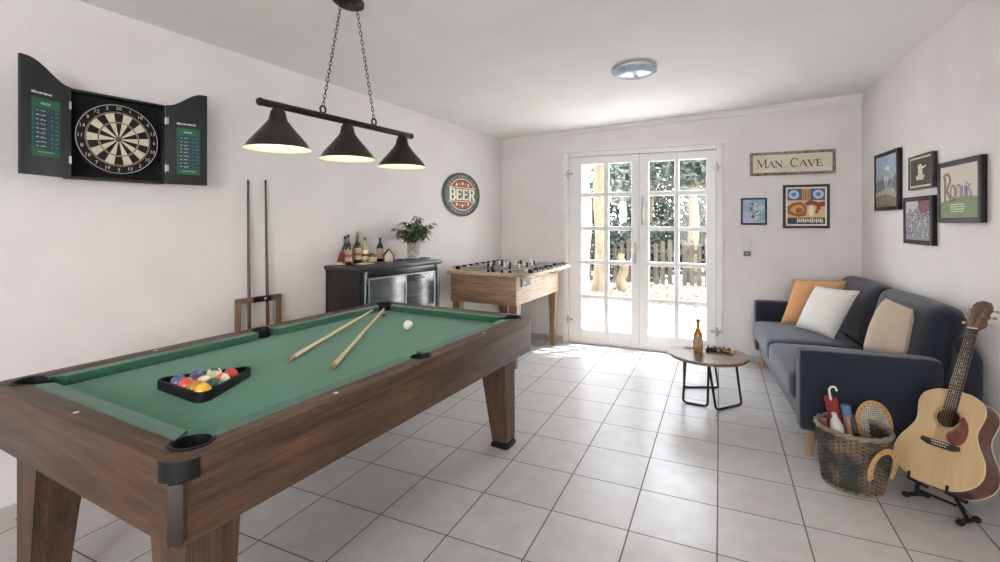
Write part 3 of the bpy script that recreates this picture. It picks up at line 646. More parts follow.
def cab_door(side, ang, wid, label):
    # local: hinge at origin, panel extends along +x*side, top edge an S curve rising outwards
    bm = new(); W = wid; prof = []
    n = 16
    H1 = 0.088
    top = [(W * i / n, h2 + H1 * (0.5 - 0.5 * math.cos(PI * min(1, (i / n) / 0.88)))) for i in range(n + 1)]
    poly = [(0, -h2), (W, -h2)] + top[::-1]
    if side < 0: poly = [(-a, b) for a, b in poly][::-1]
    prism(bm, poly, 0, 0.016, bev=0.002, M=UP)
    d = obj('door', bm, M_cab, dc, label=label); d.location = (side * (w2 + 0.001), -DPT, 0); d.rotation_euler = (0, 0, ang)
    # score board
    cx_ = side * W * 0.53; sw, shh = W * 0.56, CHt * 0.60; zc = 0.0 if side < 0 else -0.03
    bm = new(); M = UP @ Matrix.Translation((0, 0, 0.0162)); prism(bm, rrect(cx_ - sw / 2, zc - shh / 2, cx_ + sw / 2, zc + shh / 2, 0.004), 0, 0.002, M=M)
    sb = obj('score_board', bm, mat('green_scoreboard', '#1e5a40', '#276549', rough=0.6, scale=12), d)
    bm = new(); M2 = UP @ Matrix.Translation((0, 0, 0.0183)); prism(bm, rrect(cx_ - sw * 0.42, zc - shh * 0.38, cx_ + sw * 0.46, zc + shh * 0.33, 0.002), 0, 0.0006, M=M2)
    obj('score_panel', bm, mat('slate_score_panel', '#243c44', '#2c4a52', rough=0.6, scale=10), sb)
    rnd = random.Random(3 + side); bm = new(); M3 = UP @ Matrix.Translation((0, 0, 0.019))
    for r_ in range(9):
        zz = zc + shh * (0.28 - r_ * 0.077)
        for k, (a, b) in enumerate(((-0.36, -0.26), (-0.2, -0.02), (0.16, 0.24), (0.32, 0.42))):
            m = 0 if k < 2 else 1
            x = cx_ + sw * a
            while x < cx_ + sw * b - 0.002:
                l = rnd.uniform(0.002, 0.005); quadstrip(bm, (x, zz + rnd.uniform(-0.002, 0.002)), (x + l, zz + rnd.uniform(-0.004, 0.004)), rnd.uniform(0.002, 0.004), 0, 0.0004, mi=m); x += l + 0.0012
    quadstrip(bm, (cx_ - sw * 0.2, zc + shh * 0.41), (cx_ + sw * 0.15, zc + shh * 0.41), 0.011, 0, 0.0004, mi=2)
    quadstrip(bm, (cx_ - sw * 0.3, zc - shh * 0.43), (cx_ + sw * 0.3, zc - shh * 0.43), 0.004, 0, 0.0004, mi=2)
    bmesh.ops.transform(bm, matrix=M3, verts=bm.verts); obj('chalk_marks', bm, [mat('chalk_white', '#c9d2cc', rough=0.9), mat('chalk_blue', '#5f9db8', rough=0.9), mat('chalk_green', '#7fb79a', rough=0.9)], sb, sharp=None, kind='stuff')
    bm = new(); zz = zc + shh / 2 + 0.022; x = cx_ - sw * 0.5
    for l, tt in ((0.012, 0.010), (0.004, 0.014), (0.010, 0.006), (0.012, 0.008), (0.010, 0.006), (0.012, 0.009), (0.010, 0.006), (0.009, 0.009)): quadstrip(bm, (x, zz), (x + l, zz + 0.001), tt, 0.0163, 0.0167); x += l + 0.002
    bmesh.ops.transform(bm, matrix=UP, verts=bm.verts); obj('brand_strip', bm, mat('white_print', '#d9d9d6', rough=0.6), d, sharp=None)
    for zz in (-h2 * 0.6, h2 * 0.6):
        bm = new(); cyl(bm, (0, -0.008, zz - 0.02), (0, -0.008, zz + 0.02), 0.006, n=10); box(bm, (min(0, side * 0.012), -0.0185, zz - 0.018), (max(0, side * 0.012), -0.0165, zz + 0.018), 0); obj('hinge', bm, mat('worn_steel', '#b8b2a8', rough=0.4, metal=0.8), d)
    return d
hl = Lw(68, 130, DPT); 
cab_door(-1, R(29), 0.232, 'black cabinet door with S-curved top, swung toward the room'); cab_door(1, R(-12), 0.203, 'black cabinet door with S-curved top')
# dartboard
db = thing('dartboard', 'cream and black round dartboard mounted inside the open black cabinet', 'dartboard', (base.x, base.y, (zt + zb) / 2), rzL)
dbR = min(w2, h2) - 0.028; yb = 0.021; dz = -0.0
bm = new(); lathe(bm, [(0.001, 0), (dbR, 0), (dbR, 0.03), (dbR - 0.002, 0.032), (0.001, 0.032)], 60, UP @ Matrix.Translation((0, dz, yb))); obj('board', bm, mat('black_sisal', '#131313', rough=0.9), db)
T0 = UP @ Matrix.Translation((0, dz, yb))
rd, rt = dbR * 0.76, dbR * 0.48; wd = dbR * 0.035
cols4 = [mat('sisal_cream', '#d9d2bd', rough=0.85, scale=60, c2='#cfc7b0'), mat('sisal_black', '#161616', rough=0.9), mat('sisal_red', '#7c3a30', rough=0.85), mat('sisal_green', '#3c5a48', rough=0.85)]
bm = new()
def ring_seg(r0, r1, a0, a1, mi, z):
    n = 4; p = curve_pts(0, 0, r1, r1, a0, a1, n) + curve_pts(0, 0, r0, r0, a1, a0, n); vs = [bm.verts.new(T0 @ Vector((q[0], q[1], z))) for q in p]; f = bm.faces.new(vs); f.material_index = mi
for k in range(20):
    a0, a1 = 90 - 9 + 18 * k, 90 + 9 + 18 * k; dark = (k % 2 == 0)
    ring_seg(0.012, rt - wd / 2, a0, a1, 1 if dark else 0, 0.0326); ring_seg(rt + wd / 2, rd - wd / 2, a0, a1, 1 if dark else 0, 0.0326)
    ring_seg(rt - wd / 2, rt + wd / 2, a0, a1, 2 if dark else 3, 0.0326); ring_seg(rd - wd / 2, rd + wd / 2, a0, a1, 2 if dark else 3, 0.0326)
obj('segments', bm, cols4, db, sharp=None)
bm = new(); cyl(bm, T0 @ Vector((0, 0, 0.032)), T0 @ Vector((0, 0, 0.0332)), 0.013, n=20, mi=1); cyl(bm, T0 @ Vector((0, 0, 0.032)), T0 @ Vector((0, 0, 0.034)), 0.006, n=16); obj('bullseye', bm, [cols4[2], cols4[3]], db)
bm = new()
for rr in (dbR - 0.004, rd + wd / 2, rd - wd / 2, rt + wd / 2, rt - wd / 2): tube(bm, [T0 @ Vector((rr * math.cos(q), rr * math.sin(q), 0.0335)) for q in [2 * PI * k / 60 for k in range(60)]], 0.0018 if rr > dbR - 0.01 else 0.0007, n=5, closed=True)
obj('wire', bm, mat('pale_wire', '#cfcabd', rough=0.35, metal=0.4), db, sharp=None)
for k, s in enumerate(('20', '1', '18', '4', '13', '6', '10', '15', '2', '17', '3', '19', '7', '16', '8', '11', '14', '9', '12', '5')):
    bm = new(); a = R(90 - 18 * k); q = dbR * 0.885; t = font_text(s, 0.026, 0.0008); merge(bm, t, T0 @ Matrix.Translation((q * math.cos(a), q * math.sin(a), 0.034))); obj('number', bm, _m['pale_wire'], db, sharp=None)

# ------------------------------------------------------------------ round beer sign (mounted on the left wall)
bc = Lw(461, 194.5, 0.02); e0 = Lw(443.5, 194, 0.02); e1 = Lw(479.5, 195, 0.02); ra_ = Vector((e1.x - e0.x, e1.y - e0.y, 0)).length / 2; rb_ = (Lw(461, 173, 0.02).z - Lw(461, 216.5, 0.02).z) / 2
bc = (e0 + e1) / 2; bc.z = (Lw(461, 173).z + Lw(461, 216.5).z) / 2; bp_ = bc - nL * 0.02
bs = thing('beer_sign', 'round vintage tin sign reading BEER on the left wall', 'sign', bp_, rzL)
Sx = Matrix.Diagonal((ra_, rb_, 1, 1))
bm = new(); lathe(bm, [(0.001, 0), (1, 0), (1, 0.016), (0.985, 0.02), (0.001, 0.02)], 60, UP @ Sx); obj('disc', bm, mat('sign_green_grey', '#4e5c55', '#666b60', rough=0.5, scale=14), bs)
bm = new(); lathe(bm, [(0.93, 0.0201), (1.0, 0.0201), (1.0, 0.0235), (0.97, 0.025), (0.93, 0.0235)], 60, UP @ Sx); obj('rim', bm, mat('sign_dark_rim', '#2e2f33', '#3f3f40', rough=0.5, scale=20), bs)
def flat(bm, pts, z, mi=0, T=UP):
    f = bm.faces.new([bm.verts.new(T @ Vector((p[0], p[1], z))) for p in pts]); f.material_index = mi; return f
M_sp = [mat('sign_red', '#99594c', '#7e463d', rough=0.6, scale=18), mat('sign_cream', '#ece2c8', rough=0.6), mat('sign_orange', '#d09457', rough=0.6), mat('sign_teal', '#5d7470', rough=0.6), mat('sign_ink', '#2b2c30', rough=0.6), mat('sign_mauve', '#8d8580', rough=0.6)]
bm = new(); E_ = lambda r, a0=0, a1=360, n=40: [(ra_ * x, rb_ * y) for x, y in curve_pts(0, 0, r, r, a0, a1, n)]
flat(bm, E_(0.70)[:-1], 0.0206, 0)
for a0, a1 in ((0, 180), (180, 360)):
    o_, i_ = E_(0.735, a0, a1, 24), E_(0.70, a0, a1, 24); flat(bm, o_ + i_[::-1], 0.0209, 1)
for k in range(28):       # ring lettering marks around the border
    a = 360 * k / 28
    if 165 < a < 195 or a > 345 or a < 15: continue
    ph = [(ra_ * x, rb_ * y) for x, y in (curve_pts(0, 0, 0.88, 0.88, a - 3.2, a + 3.2, 2) + curve_pts(0, 0, 0.80, 0.80, a + 3.2, a - 3.2, 2))]; flat(bm, ph, 0.0211, (5, 3, 5, 2)[k % 4])
flat(bm, [(ra_ * x, rb_ * y) for x, y in ((-0.80, 0.16 + .11), (0.8, 0.16 + .11), (0.8, -0.27), (-0.8, -0.27))], 0.0213, 3)
for s in (1, -1):
    flat(bm, [(ra_ * x, rb_ * y * s) for x, y in ((-0.72, 0.3), (0.72, 0.3), (0.72, 0.335), (-0.72, 0.335))], 0.0215, 1)
    for k in range(5):
        x = -0.32 + k * 0.16; yy = s * (0.5 - 0.03 * abs(k - 2)); flat(bm, [(ra_ * (x - 0.06), rb_ * yy), (ra_ * x, rb_ * (yy - 0.09 * s)), (ra_ * (x + 0.06), rb_ * yy), (ra_ * x, rb_ * (yy + 0.1 * s))], 0.0217, 2 if k % 2 else 1)
obj('artwork', bm, M_sp, bs, sharp=None)
bm = new(); cw = ra_ * 0.30
for k, ch in enumerate('BEER'):
    hh = rb_ * (0.48 if k in (0, 3) else 0.44); letter(bm, ch, -ra_ * 0.68 + k * (cw + ra_ * 0.055), -hh / 2, cw, hh, 0.030, 0.014, 0.016, 0.0216, 0.0236)
bmesh.ops.transform(bm, matrix=UP, verts=bm.verts); obj('lettering', bm, mat('sign_letter_cream', '#efe6cf', rough=0.5), bs, sharp=None)

# ------------------------------------------------------------------ cue rack with two dark cues against the left wall
c0 = Lw(237, 300, 0.06); c1 = Lw(279, 293, 0.03); rcen = (c0 + c1) / 2; dd = c1 - c0; dd.z = 0; rw = dd.length
cr_ = thing('cue_rack', 'brown wooden floor rack for cues against the left wall', 'cue rack', (rcen.x, rcen.y, 0), rzL)
M_rack = wood('rack_wood', '#664c3b', '#866a56', 'z', 12, 0.5); M_rackx = wood('rack_wood_across', '#664c3b', '#866a56', 'x', 12, 0.5)
zt_ = (c0.z + c1.z) / 2
for s in (-1, 1):
    bm = new(); x = s * (rw / 2 - 0.014); box(bm, (x - 0.014, -0.014, 0.0), (x + 0.014, 0.014, zt_ - 0.032), 0.003); obj('post', bm, M_rack, cr_)
bm = new(); box(bm, (-rw / 2, -0.018, zt_ - 0.032), (rw / 2, 0.014, zt_), 0.003); obj('top_rail', bm, M_rackx, cr_)
bm = new(); box(bm, (-rw * 0.16, -0.024, zt_ - 0.034), (rw * 0.24, -0.0185, zt_ + 0.002), 0.002); 
obj('clip_plate', bm, M_black, cr_, label='black plate with a small round badge')
bm = new(); cyl(bm, (0.03, -0.0265, zt_ - 0.015), (0.03, -0.0242, zt_ - 0.015), 0.008, n=16); obj('badge', bm, M_fer, cr_)
bm = new(); box(bm, (-rw / 2 + 0.0285, -0.05, 0.18), (rw / 2 - 0.0285, 0.014, 0.215), 0.004); box(bm, (-rw / 2 - 0.01, -0.08, 0.0), (rw / 2 + 0.01, 0.03, 0.03), 0.004) if False else None; obj('shelf', bm, M_rackx, cr_)
def wall_cue(px_top, py_top, px_b, label, c1, c2):
    A = Lw(px_top, py_top, 0.012); B0 = Lw(px_b, 330, 0.085); B = Vector((B0.x, B0.y, 0.216)); d = A - B; L = d.length; d.normalize()
    t = thing('cue_stick', label, 'cue', B, group='cues standing in the rack')
    q = Vector((0, 0, 1)).rotation_difference(d); t.rotation_euler = q.to_euler()
    bm = new(); tube(bm, [(0, 0, 0.0), (0, 0, 0.02), (0, 0, L * 0.45)], [0.011, 0.0135, 0.011], n=12); obj('butt', bm, mat('cue_butt_' + c1.strip('#'), c1, c2, rough=0.3, scale=20, stretch=(1, 1, 0.1)), t)
    bm = new(); tube(bm, [(0, 0, L * 0.45), (0, 0, L - 0.03)], [0.0108, 0.0068], n=12); obj('shaft', bm, mat('cue_shaft_grey', '#4c4038', '#5e4f44', rough=0.35, scale=12, stretch=(1, 1, 0.1)), t)
    bm = new(); tube(bm, [(0, 0, L - 0.03), (0, 0, L - 0.004), (0, 0, L)], [0.0068, 0.0062, 0.003], n=10); obj('tip', bm, M_black, t)
wall_cue(248, 180, 250, 'dark cue standing in the wooden rack, the left one', '#4a372b', '#5c4636'); wall_cue(265.5, 180, 269, 'dark reddish cue standing in the wooden rack, the right one', '#4a2a1e', '#6a3a28')

# ------------------------------------------------------------------ display fridge
FZ = 1.047
fa, fb, fc = onz(319, 265.8, FZ), onz(360, 268, FZ), onz(436, 259.5, FZ)
dv = dL * -1; dv = dv if dv.y > 0 else -dv      # along the wall, away from the camera
nv = nL.copy()                                   # into the room
FD = (fb - WL0).dot(nv) - 0.004; FL = (fc - fb).dot(dv)
org = fb - nv * FD; org.z = 0
print('FRIDGE', FD, FL, fb, org)
ff = thing('display_fridge', 'black glass-fronted drinks cooler behind the pool table', 'fridge', org + nv * FD * 0, rzL)
# local: x along wall away from the camera, -y into the room; front face at y=-FD
M_fr = mat('black_steel_case', '#1b1613', '#211b17', rough=0.4, scale=40); M_frt = mat('fridge_frame_black', '#121316', rough=0.3)
bm = new()
for a, b in (((0.005, -FD + 0.035, 0.05), (0.03, 0, FZ - 0.03)), ((FL - 0.03, -FD + 0.035, 0.05), (FL - 0.005, 0, FZ - 0.03)), ((0.005, -0.03, 0.05), (FL - 0.005, 0, FZ - 0.03)), ((0.005, -FD + 0.035, 0.05), (FL - 0.005, 0, 0.14))): box(bm, a, b, 0.003)
obj('case', bm, M_fr, ff)
bm = new(); box(bm, (-0.012, -FD - 0.012, FZ - 0.032), (FL + 0.012, 0, FZ), 0.006); obj('top_panel', bm, mat('fridge_top', '#2b2a2a', '#343332', rough=0.35, scale=20), ff)
bm = new(); box(bm, (0.0, -FD, 0.05), (0.07, -FD + 0.034, FZ - 0.033), 0.004); box(bm, (FL - 0.07, -FD, 0.05), (FL, -FD + 0.034, FZ - 0.033), 0.004); box(bm, (0.07, -FD, FZ - 0.085), (FL - 0.07, -FD + 0.034, FZ - 0.033), 0.004); box(bm, (0.07, -FD, 0.05), (FL - 0.07, -FD + 0.034, 0.16), 0.004); obj('front_frame', bm, M_frt, ff)
bm = new()
for x in (0.035, FL - 0.035): tube(bm, [(x, -FD - 0.012, 0.12), (x, -FD - 0.012, FZ - 0.06)], 0.006, n=10)
obj('chrome_bar', bm, mat('satin_bar', '#8f8f8f', rough=0.4, metal=0.8), ff)
bm = new()
g = 0.012; mx_ = FL * 0.52
for a, b in ((0.075, mx_), (mx_, FL - 0.075)): box(bm, (a + 0.004, -FD - 0.006, 0.16), (b - 0.004, -FD - 0.001, FZ - 0.088), 0.001)
obj('glass_door', bm, glass('fridge_glass', '#b5c0c4', 0.13, 0.22), ff)
bm = new(); 
for x in (0.078, mx_, FL - 0.078): box(bm, (x - 0.005, -FD - 0.009, 0.16), (x + 0.005, -FD - 0.0065, FZ - 0.088))
box(bm, (0.078, -FD - 0.009, FZ - 0.096), (FL - 0.078, -FD - 0.0065, FZ - 0.088)); obj('door_edge', bm, mat('aluminium_edge', '#aab0b3', rough=0.3, metal=0.7), ff)
bm = new(); box(bm, (FL * 0.62, -FD - 0.022, FZ - 0.135), (FL * 0.76, -FD - 0.0095, FZ - 0.118), 0.004); obj('door_handle', bm, mat('handle_copper_brown', '#6b5a50', rough=0.35, metal=0.5), ff)
M_shelf = mat('fridge_shelf', '#8e979b', rough=0.35)
for z in (0.36, 0.56, 0.76):
    bm = new(); box(bm, (0.035, -FD + 0.05, z), (FL - 0.035, -0.035, z + 0.012), 0.002); obj('shelf', bm, M_shelf, ff)
bm = new(); box(bm, (0.036, -0.036, 0.14), (FL - 0.036, -0.031, FZ - 0.035)); obj('inner_wall', bm, mat('fridge_liner', '#7e888e', '#98a2a8', rough=0.5, scale=6), ff)
for x in (0.06, FL - 0.06):
    for y in (-0.06, -FD + 0.07):
        bm = new(); cyl(bm, (x, y, 0), (x, y, 0.0495), 0.02, n=14); obj('foot', bm, M_black, ff)
# cans inside the cooler
FT = ff.matrix_basis
rnd = random.Random(4); cancol = [('#2f7f93', 'teal'), ('#3a6fa0', 'blue'), ('#cfd6da', 'silver'), ('#4c9aa0', 'aqua')]
proto = {}
ci = 0
def in_fridge(x, y, z): return FT @ Vector((x, y, z))
ncan = int((FL - 0.2) / 0.083)
for row, z in (('lower', 0.573), ('upper', 0.773)):
    for k in range(ncan):
        c, cn = cancol[(k * 3 + (1 if z > 0.7 else 0)) % 4]; p = in_fridge(0.11 + k * 0.083, -FD + 0.11, z)
        if c not in proto:
            r = 0.031; bm = new(); lathe(bm, [(0.001, 0), (r - 0.006, 0), (r, 0.008), (r, 0.105), (r - 0.006, 0.118), (r - 0.006, 0.12), (0.001, 0.118)], 18, mis=[1, 1, 0, 1, 1, 1]); o = obj('drink_can', bm, [mat('can_' + cn, c, rough=0.3, metal=0.4), M_chrome]); proto[c] = o
        else: o = proto[c].copy(); C.objects.link(o)
        side = ('nearest the left door edge' if k == 0 else 'nearest the right door edge' if k == ncan - 1 else 'number %s from the left' % ('zero', 'one', 'two', 'three', 'four', 'five', 'six', 'seven', 'eight', 'nine', 'ten', 'eleven', 'twelve')[min(k + 1, 12)])
        tag(o, '%s drink can on the %s cooler shelf, %s' % (cn, row, side), 'can', 'cans in the drinks cooler', loc=p)

# items on the cooler
def top_pt(px, py, lo=0.05):
    p = onz(px, py, FZ); off = (Vector((p.x, p.y, 0)) - org).dot(nL); off = min(max(off, lo), FD - 0.05)
    q = onpl(px, py, org + nL * off, nL); return Vector((q.x, q.y, FZ + 0.0006))
def bottle(name, label, p, h, r, glassc, labc, capc, neck=0.36, group=None, lab2=None, shoulder=0.16, nr=0.36, lm=None):
    t = thing(name, label, 'bottle', p, rz=-0.9, group=group)
    nk = r * nr
    prof = [(0.001, 0.0), (r * 0.85, 0.0), (r, 0.01 * h / 0.25), (r, h * (1 - neck - shoulder)), (r * 0.86, h * (1 - neck - shoulder * 0.55)), (nk * 1.35, h * (1 - neck)), (nk, h * (1 - neck * 0.72)), (nk * 0.95, h * 0.955), (nk * 1.12, h * 0.957), (nk * 1.12, h * 0.985), (0.001, h * 0.985)]
    bm = new(); lathe(bm, prof, 24); obj('bottle_body', bm, mat('bottle_' + glassc.strip('#'), glassc, rough=0.08, coat=0.6), t)
    bm = new(); z0, z1 = h * 0.12, h * (1 - neck - shoulder) * 0.93; lathe(bm, [(r + 0.0002, z0), (r + 0.0012, z0), (r + 0.0012, z1), (r + 0.0002, z1)], 24)
    lo_ = obj('bottle_label', bm, mat('label_' + labc.strip('#'), labc, lm, rough=0.6, scale=40), t)
    if lab2:
        bm = new(); lathe(bm, [(r + 0.0013, z0 + (z1 - z0) * 0.35), (r + 0.0018, z0 + (z1 - z0) * 0.35), (r + 0.0018, z0 + (z1 - z0) * 0.6), (r + 0.0013, z0 + (z1 - z0) * 0.6)], 24); obj('label_band', bm, mat('label_' + lab2.strip('#'), lab2, rough=0.6), lo_)
    bm = new(); lathe(bm, [(nk * 1.05, h * 0.90), (nk * 1.2, h * 0.905), (nk * 1.2, h), (0.001, h)], 18); obj('bottle_cap', bm, mat('cap_' + capc.strip('#'), capc, rough=0.35), t)
    return t
bottle('wine_bottle', 'slim dark bottle with a tan label in front of the red box', top_pt(348.5, 265), 0.235, 0.026, '#2a1a16', '#b39a80', '#1d1412', neck=0.30, group='bottles on the drinks cooler', lab2='#8f5a4a')
bottle('wine_bottle', 'dark bottle half hidden behind the slim dark one', top_pt(345, 262, 0.04), 0.22, 0.024, '#33221c', '#8a5a44', '#3a2620', neck=0.30, group='bottles on the drinks cooler')
bottle('wine_bottle', 'tallest bottle, olive glass with a rosy cream label and grey cap', top_pt(357.5, 262), 0.255, 0.030, '#3c3f26', '#c4ad98', '#8a8478', neck=0.33, group='bottles on the drinks cooler', lab2='#96604f')
bottle('wine_bottle', 'pale yellow-green bottle right of the tallest one', top_pt(364.8, 261.5), 0.205, 0.026, '#b9b07a', '#e4d8b6', '#5b5a4c', neck=0.30, group='bottles on the drinks cooler', lab2='#6b4a32')
bottle('liquor_bottle', 'blue-black bottle standing apart on the middle of the cooler', top_pt(380, 261.3), 0.20, 0.028, '#1f242e', '#b49a88', '#2a2c33', neck=0.25, group='bottles on the drinks cooler')
p = top_pt(343, 263.8); t = thing('boxed_set', 'wine-red slanted box with a white base at the left end of the cooler top', 'box', p, rzL)
bm = new(); prism(bm, [(-0.035, 0.0), (0.035, 0.0), (0.035, 0.075), (0.005, 0.085)], -0.035, 0.035, bev=0.002, M=UP @ Matrix.Translation((0, 0.018, 0))); obj('red_cover', bm, mat('wine_red', '#7a2530', '#8c2e35', rough=0.45, scale=10), t)
bm = new(); box(bm, (-0.04, -0.04, 0), (0.04, 0.04, 0.0175), 0.002); obj('white_base', bm, mat('offwhite_card', '#ded6cb', rough=0.7), t)
p = top_pt(365, 264.0); bm = new(); prism(bm, rrect(-0.075, -0.035, 0.075, 0.035, 0.012), 0, 0.006, bev=0.002); o = obj('serving_board', bm, mat('cream_board', '#d9ceb2', '#cfc2a2', rough=0.6, scale=12)); tag(o, 'cream serving board lying under the jar and bottles', 'board', loc=p, rz=rzL)
p = top_pt(372.5, 262.6) + Vector((0, 0, 0.0066)); t = thing('lidded_jar', 'squat cream jar with an olive lid on the serving board', 'jar', p, 0.3)
bm = new(); lathe(bm, [(0.001, 0), (0.03, 0), (0.034, 0.006), (0.034, 0.034), (0.03, 0.04), (0.001, 0.04)], 24); obj('jar_body', bm, mat('cream_ceramic', '#d5c9aa', '#c6b893', rough=0.3, scale=15), t)
bm = new(); lathe(bm, [(0.032, 0.0401), (0.034, 0.046), (0.024, 0.056), (0.008, 0.06), (0.007, 0.066), (0.001, 0.068)], 24); obj('jar_lid', bm, mat('olive_lid', '#5c5838', '#6e6845', rough=0.35), t)
p = top_pt(388.5, 261.5); t = thing('tent_clock', 'small gable-shaped cream block with dark wooden edges', 'ornament', p, rzL - 0.6)
hp = [(-0.036, 0), (0.036, 0), (0.036, 0.055), (0, 0.10), (-0.036, 0.055)]
bm = new(); prism(bm, hp, -0.018, 0.018, bev=0.001, M=UP); obj('block', bm, mat('cream_block', '#d8cfbb', '#cbbfa5', rough=0.6, scale=25), t)
bm = new()
for s in (-1, 1):
    a, b = Vector((s * 0.042, 0.05)), Vector((0, 0.106)); quadstrip(bm, a, b, 0.008, -0.022, 0.022); quadstrip(bm, (s * 0.04, 0), (s * 0.04, 0.052), 0.006, -0.022, 0.022)
bmesh.ops.transform(bm, matrix=UP, verts=bm.verts); obj('edge_frame', bm, mat('dark_edge_wood', '#3a2a20', rough=0.5), t)
p = top_pt(399, 261.2); t = thing('bottle_opener', 'black bottle opener and corkscrew lying between gable block and plant', 'opener', p, rzL)
bm = new(); tube(bm, [(-0.05, 0, 0.008), (-0.02, 0.004, 0.009), (0.03, 0, 0.009), (0.05, -0.004, 0.008)], [0.006, 0.008, 0.008, 0.006], n=8); obj('handle', bm, M_black, t)
bm = new(); tube(bm, [(0.056 + 0.012 * math.cos(q), -0.006 + 0.012 * math.sin(q), 0.005) for q in [2 * PI * k / 14 for k in range(14)]], 0.003, n=6, closed=True); obj('ring', bm, M_chrome, t)
p = top_pt(418, 259.2); bm = new(); prism(bm, rrect(-0.12, -0.055, 0.12, 0.055, 0.02), 0, 0.01, bev=0.003); o = obj('slate_tray', bm, mat('dark_slate', '#26282a', '#323537', rough=0.5, scale=20)); tag(o, 'thin dark slate tray under the plant pot', 'tray', loc=p, rz=rzL)
# plant
p = p + Vector((0, 0, 0.0106)) - dv * 0.055; t = thing('potted_plant', 'leafy green houseplant in a mottled grey-white pot on the cooler', 'plant', p, 0.4); t.scale = (1.3, 1.3, 1.4)
bm = new(); lathe(bm, [(0.001, 0), (0.037, 0), (0.040, 0.006), (0.047, 0.085), (0.0475, 0.10), (0.043, 0.10), (0.041, 0.085), (0.001, 0.082)], 28); obj('pot', bm, mat('mottled_pot', '#8f8c86', '#d0cdc8', rough=0.6, scale=40), t)
bm = new(); lathe(bm, [(0.001, 0.0825), (0.0405, 0.0855), (0.038, 0.09), (0.001, 0.092)], 20); obj('soil', bm, mat('soil', '#2e231a', '#3d3025', rough=0.95, scale=60), t)
rnd = random.Random(11); bm = new(); bl = new()
for k in range(24):
    a = k * 2.4; rr = rnd.uniform(0.01, 0.125); hh = rnd.uniform(0.17, 0.30) - rr * 0.55; tip = Vector((math.cos(a) * rr, math.sin(a) * rr, hh)); midp = Vector((math.cos(a) * rr * 0.4, math.sin(a) * rr * 0.4, hh * 0.72 + 0.02))
    P3 = [Vector((math.cos(a) * 0.008, math.sin(a) * 0.008, 0.088)), midp, tip]; tube(bm, P3, [0.003, 0.0024, 0.0014], n=5)
    for q in range(9):
        f = 0.3 + 0.7 * q / 8; b0 = midp.lerp(tip, (f - 0.3) / 0.7) if f > 0.3 else midp; la = a + (q % 2 * 2 - 1) * rnd.uniform(0.5, 1.3); d = Vector((math.cos(la), math.sin(la), rnd.uniform(-0.45, 0.35))).normalized(); L = rnd.uniform(0.045, 0.066); wv = d.cross(Vector((0, 0, 1))).normalized(); nn = wv.cross(d)
        spine = [b0 + d * L * s - nn * (0.012 * s * s) for s in (0, 0.3, 0.65, 1.0)]; ww = [0.001, L * 0.27, L * 0.22, 0.0005]
        vs = [[bl.verts.new(sp - wv * w_ + nn * w_ * 0.3), bl.verts.new(sp), bl.verts.new(sp + wv * w_ + nn * w_ * 0.3)] for sp, w_ in zip(spine, ww)]
        for i in range(3):
            for j in range(2): fc_ = bl.faces.new((vs[i][j], vs[i][j + 1], vs[i + 1][j + 1], vs[i + 1][j])); fc_.smooth = True
obj('stems', bm, mat('plant_stem', '#4c5a34', rough=0.6), t); obj('foliage', bl, mat('houseplant_leaf', '#3d5234', '#6a8056', rough=0.4, scale=18), t, sharp=None)

# ------------------------------------------------------------------ football table
TZ = 0.90
qa, qb = onz(446.5, 270.5, TZ), onz(528, 275.0, TZ); xd = (qb - qa).normalized(); xd.z = 0; yd = Vector((-xd.y, xd.x, 0)); TWd = (qb - qa).length; TLn = 1.20
oc = (qa + qb) / 2 + yd * TLn / 2
fr = math.atan2(xd.y, xd.x)
ft = thing('football_table', 'light oak table football game in the corner by the door', 'football table', (oc.x, oc.y, 0), fr)
tw, tl = TWd / 2, TLn / 2; OV = 0.135; BXL, BXR = -tw + 0.03, tw - OV
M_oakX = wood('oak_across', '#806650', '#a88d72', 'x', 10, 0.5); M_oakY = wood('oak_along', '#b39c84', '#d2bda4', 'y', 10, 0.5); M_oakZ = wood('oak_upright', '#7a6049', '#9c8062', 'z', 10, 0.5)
for s in (-1, 1):
    bm = new(); xa_, xb_ = (BXL, BXL + 0.03) if s < 0 else (BXR - 0.03, BXR); box(bm, (xa_, -tl + 0.06, 0.60), (xb_, tl - 0.06, TZ - 0.03), 0.004); obj('side_panel', bm, M_oakY, ft)
    bm = new(); ya_, yb_ = sorted((s * (tl - 0.03), s * (tl - 0.06))); box(bm, (BXL, ya_, 0.60), (BXR, yb_, TZ - 0.03), 0.004); obj('end_panel', bm, M_oakX, ft)
bm = new()
fl_ = 0.075
for s in (-1, 1):
    xa_, xb_ = (-tw, -tw + fl_) if s < 0 else (tw - 0.165, tw); box(bm, (xa_, -tl, TZ - 0.03), (xb_, tl, TZ), 0.006)
    ya_, yb_ = sorted((s * tl, s * (tl - fl_))); box(bm, (-tw + fl_, ya_, TZ - 0.03), (tw - 0.165, yb_, TZ), 0.006)
obj('top_frame', bm, M_oakY, ft)
bm = new(); box(bm, (BXL + 0.0305, -tl + 0.0605, 0.80), (BXR - 0.0305, tl - 0.0605, 0.81)); obj('playing_field', bm, mat('pale_green_field', '#a9b8a4', '#b7c4b0', rough=0.6, scale=8), ft)
bm = new(); 
for sgn in (1,):
    prism(bm, [(-0.11, -0.05), (0.12, -0.05), (0.12, 0.035), (-0.11, 0.035)], 0, 0.012, bev=0.003, M=Matrix.Translation((BXR, -tl + 0.24, 0.815)) @ Matrix.Rotation(PI / 2, 4, 'Z') @ UP)
obj('score_plate', bm, mat('score_plate_black', '#2d3034', rough=0.4), ft)
for yy in (-0.075, 0.065):
    bm = new(); sphere(bm, (BXR + 0.016, -tl + 0.24 + yy, 0.807), 0.018); obj('score_knob', bm, M_fer, ft)
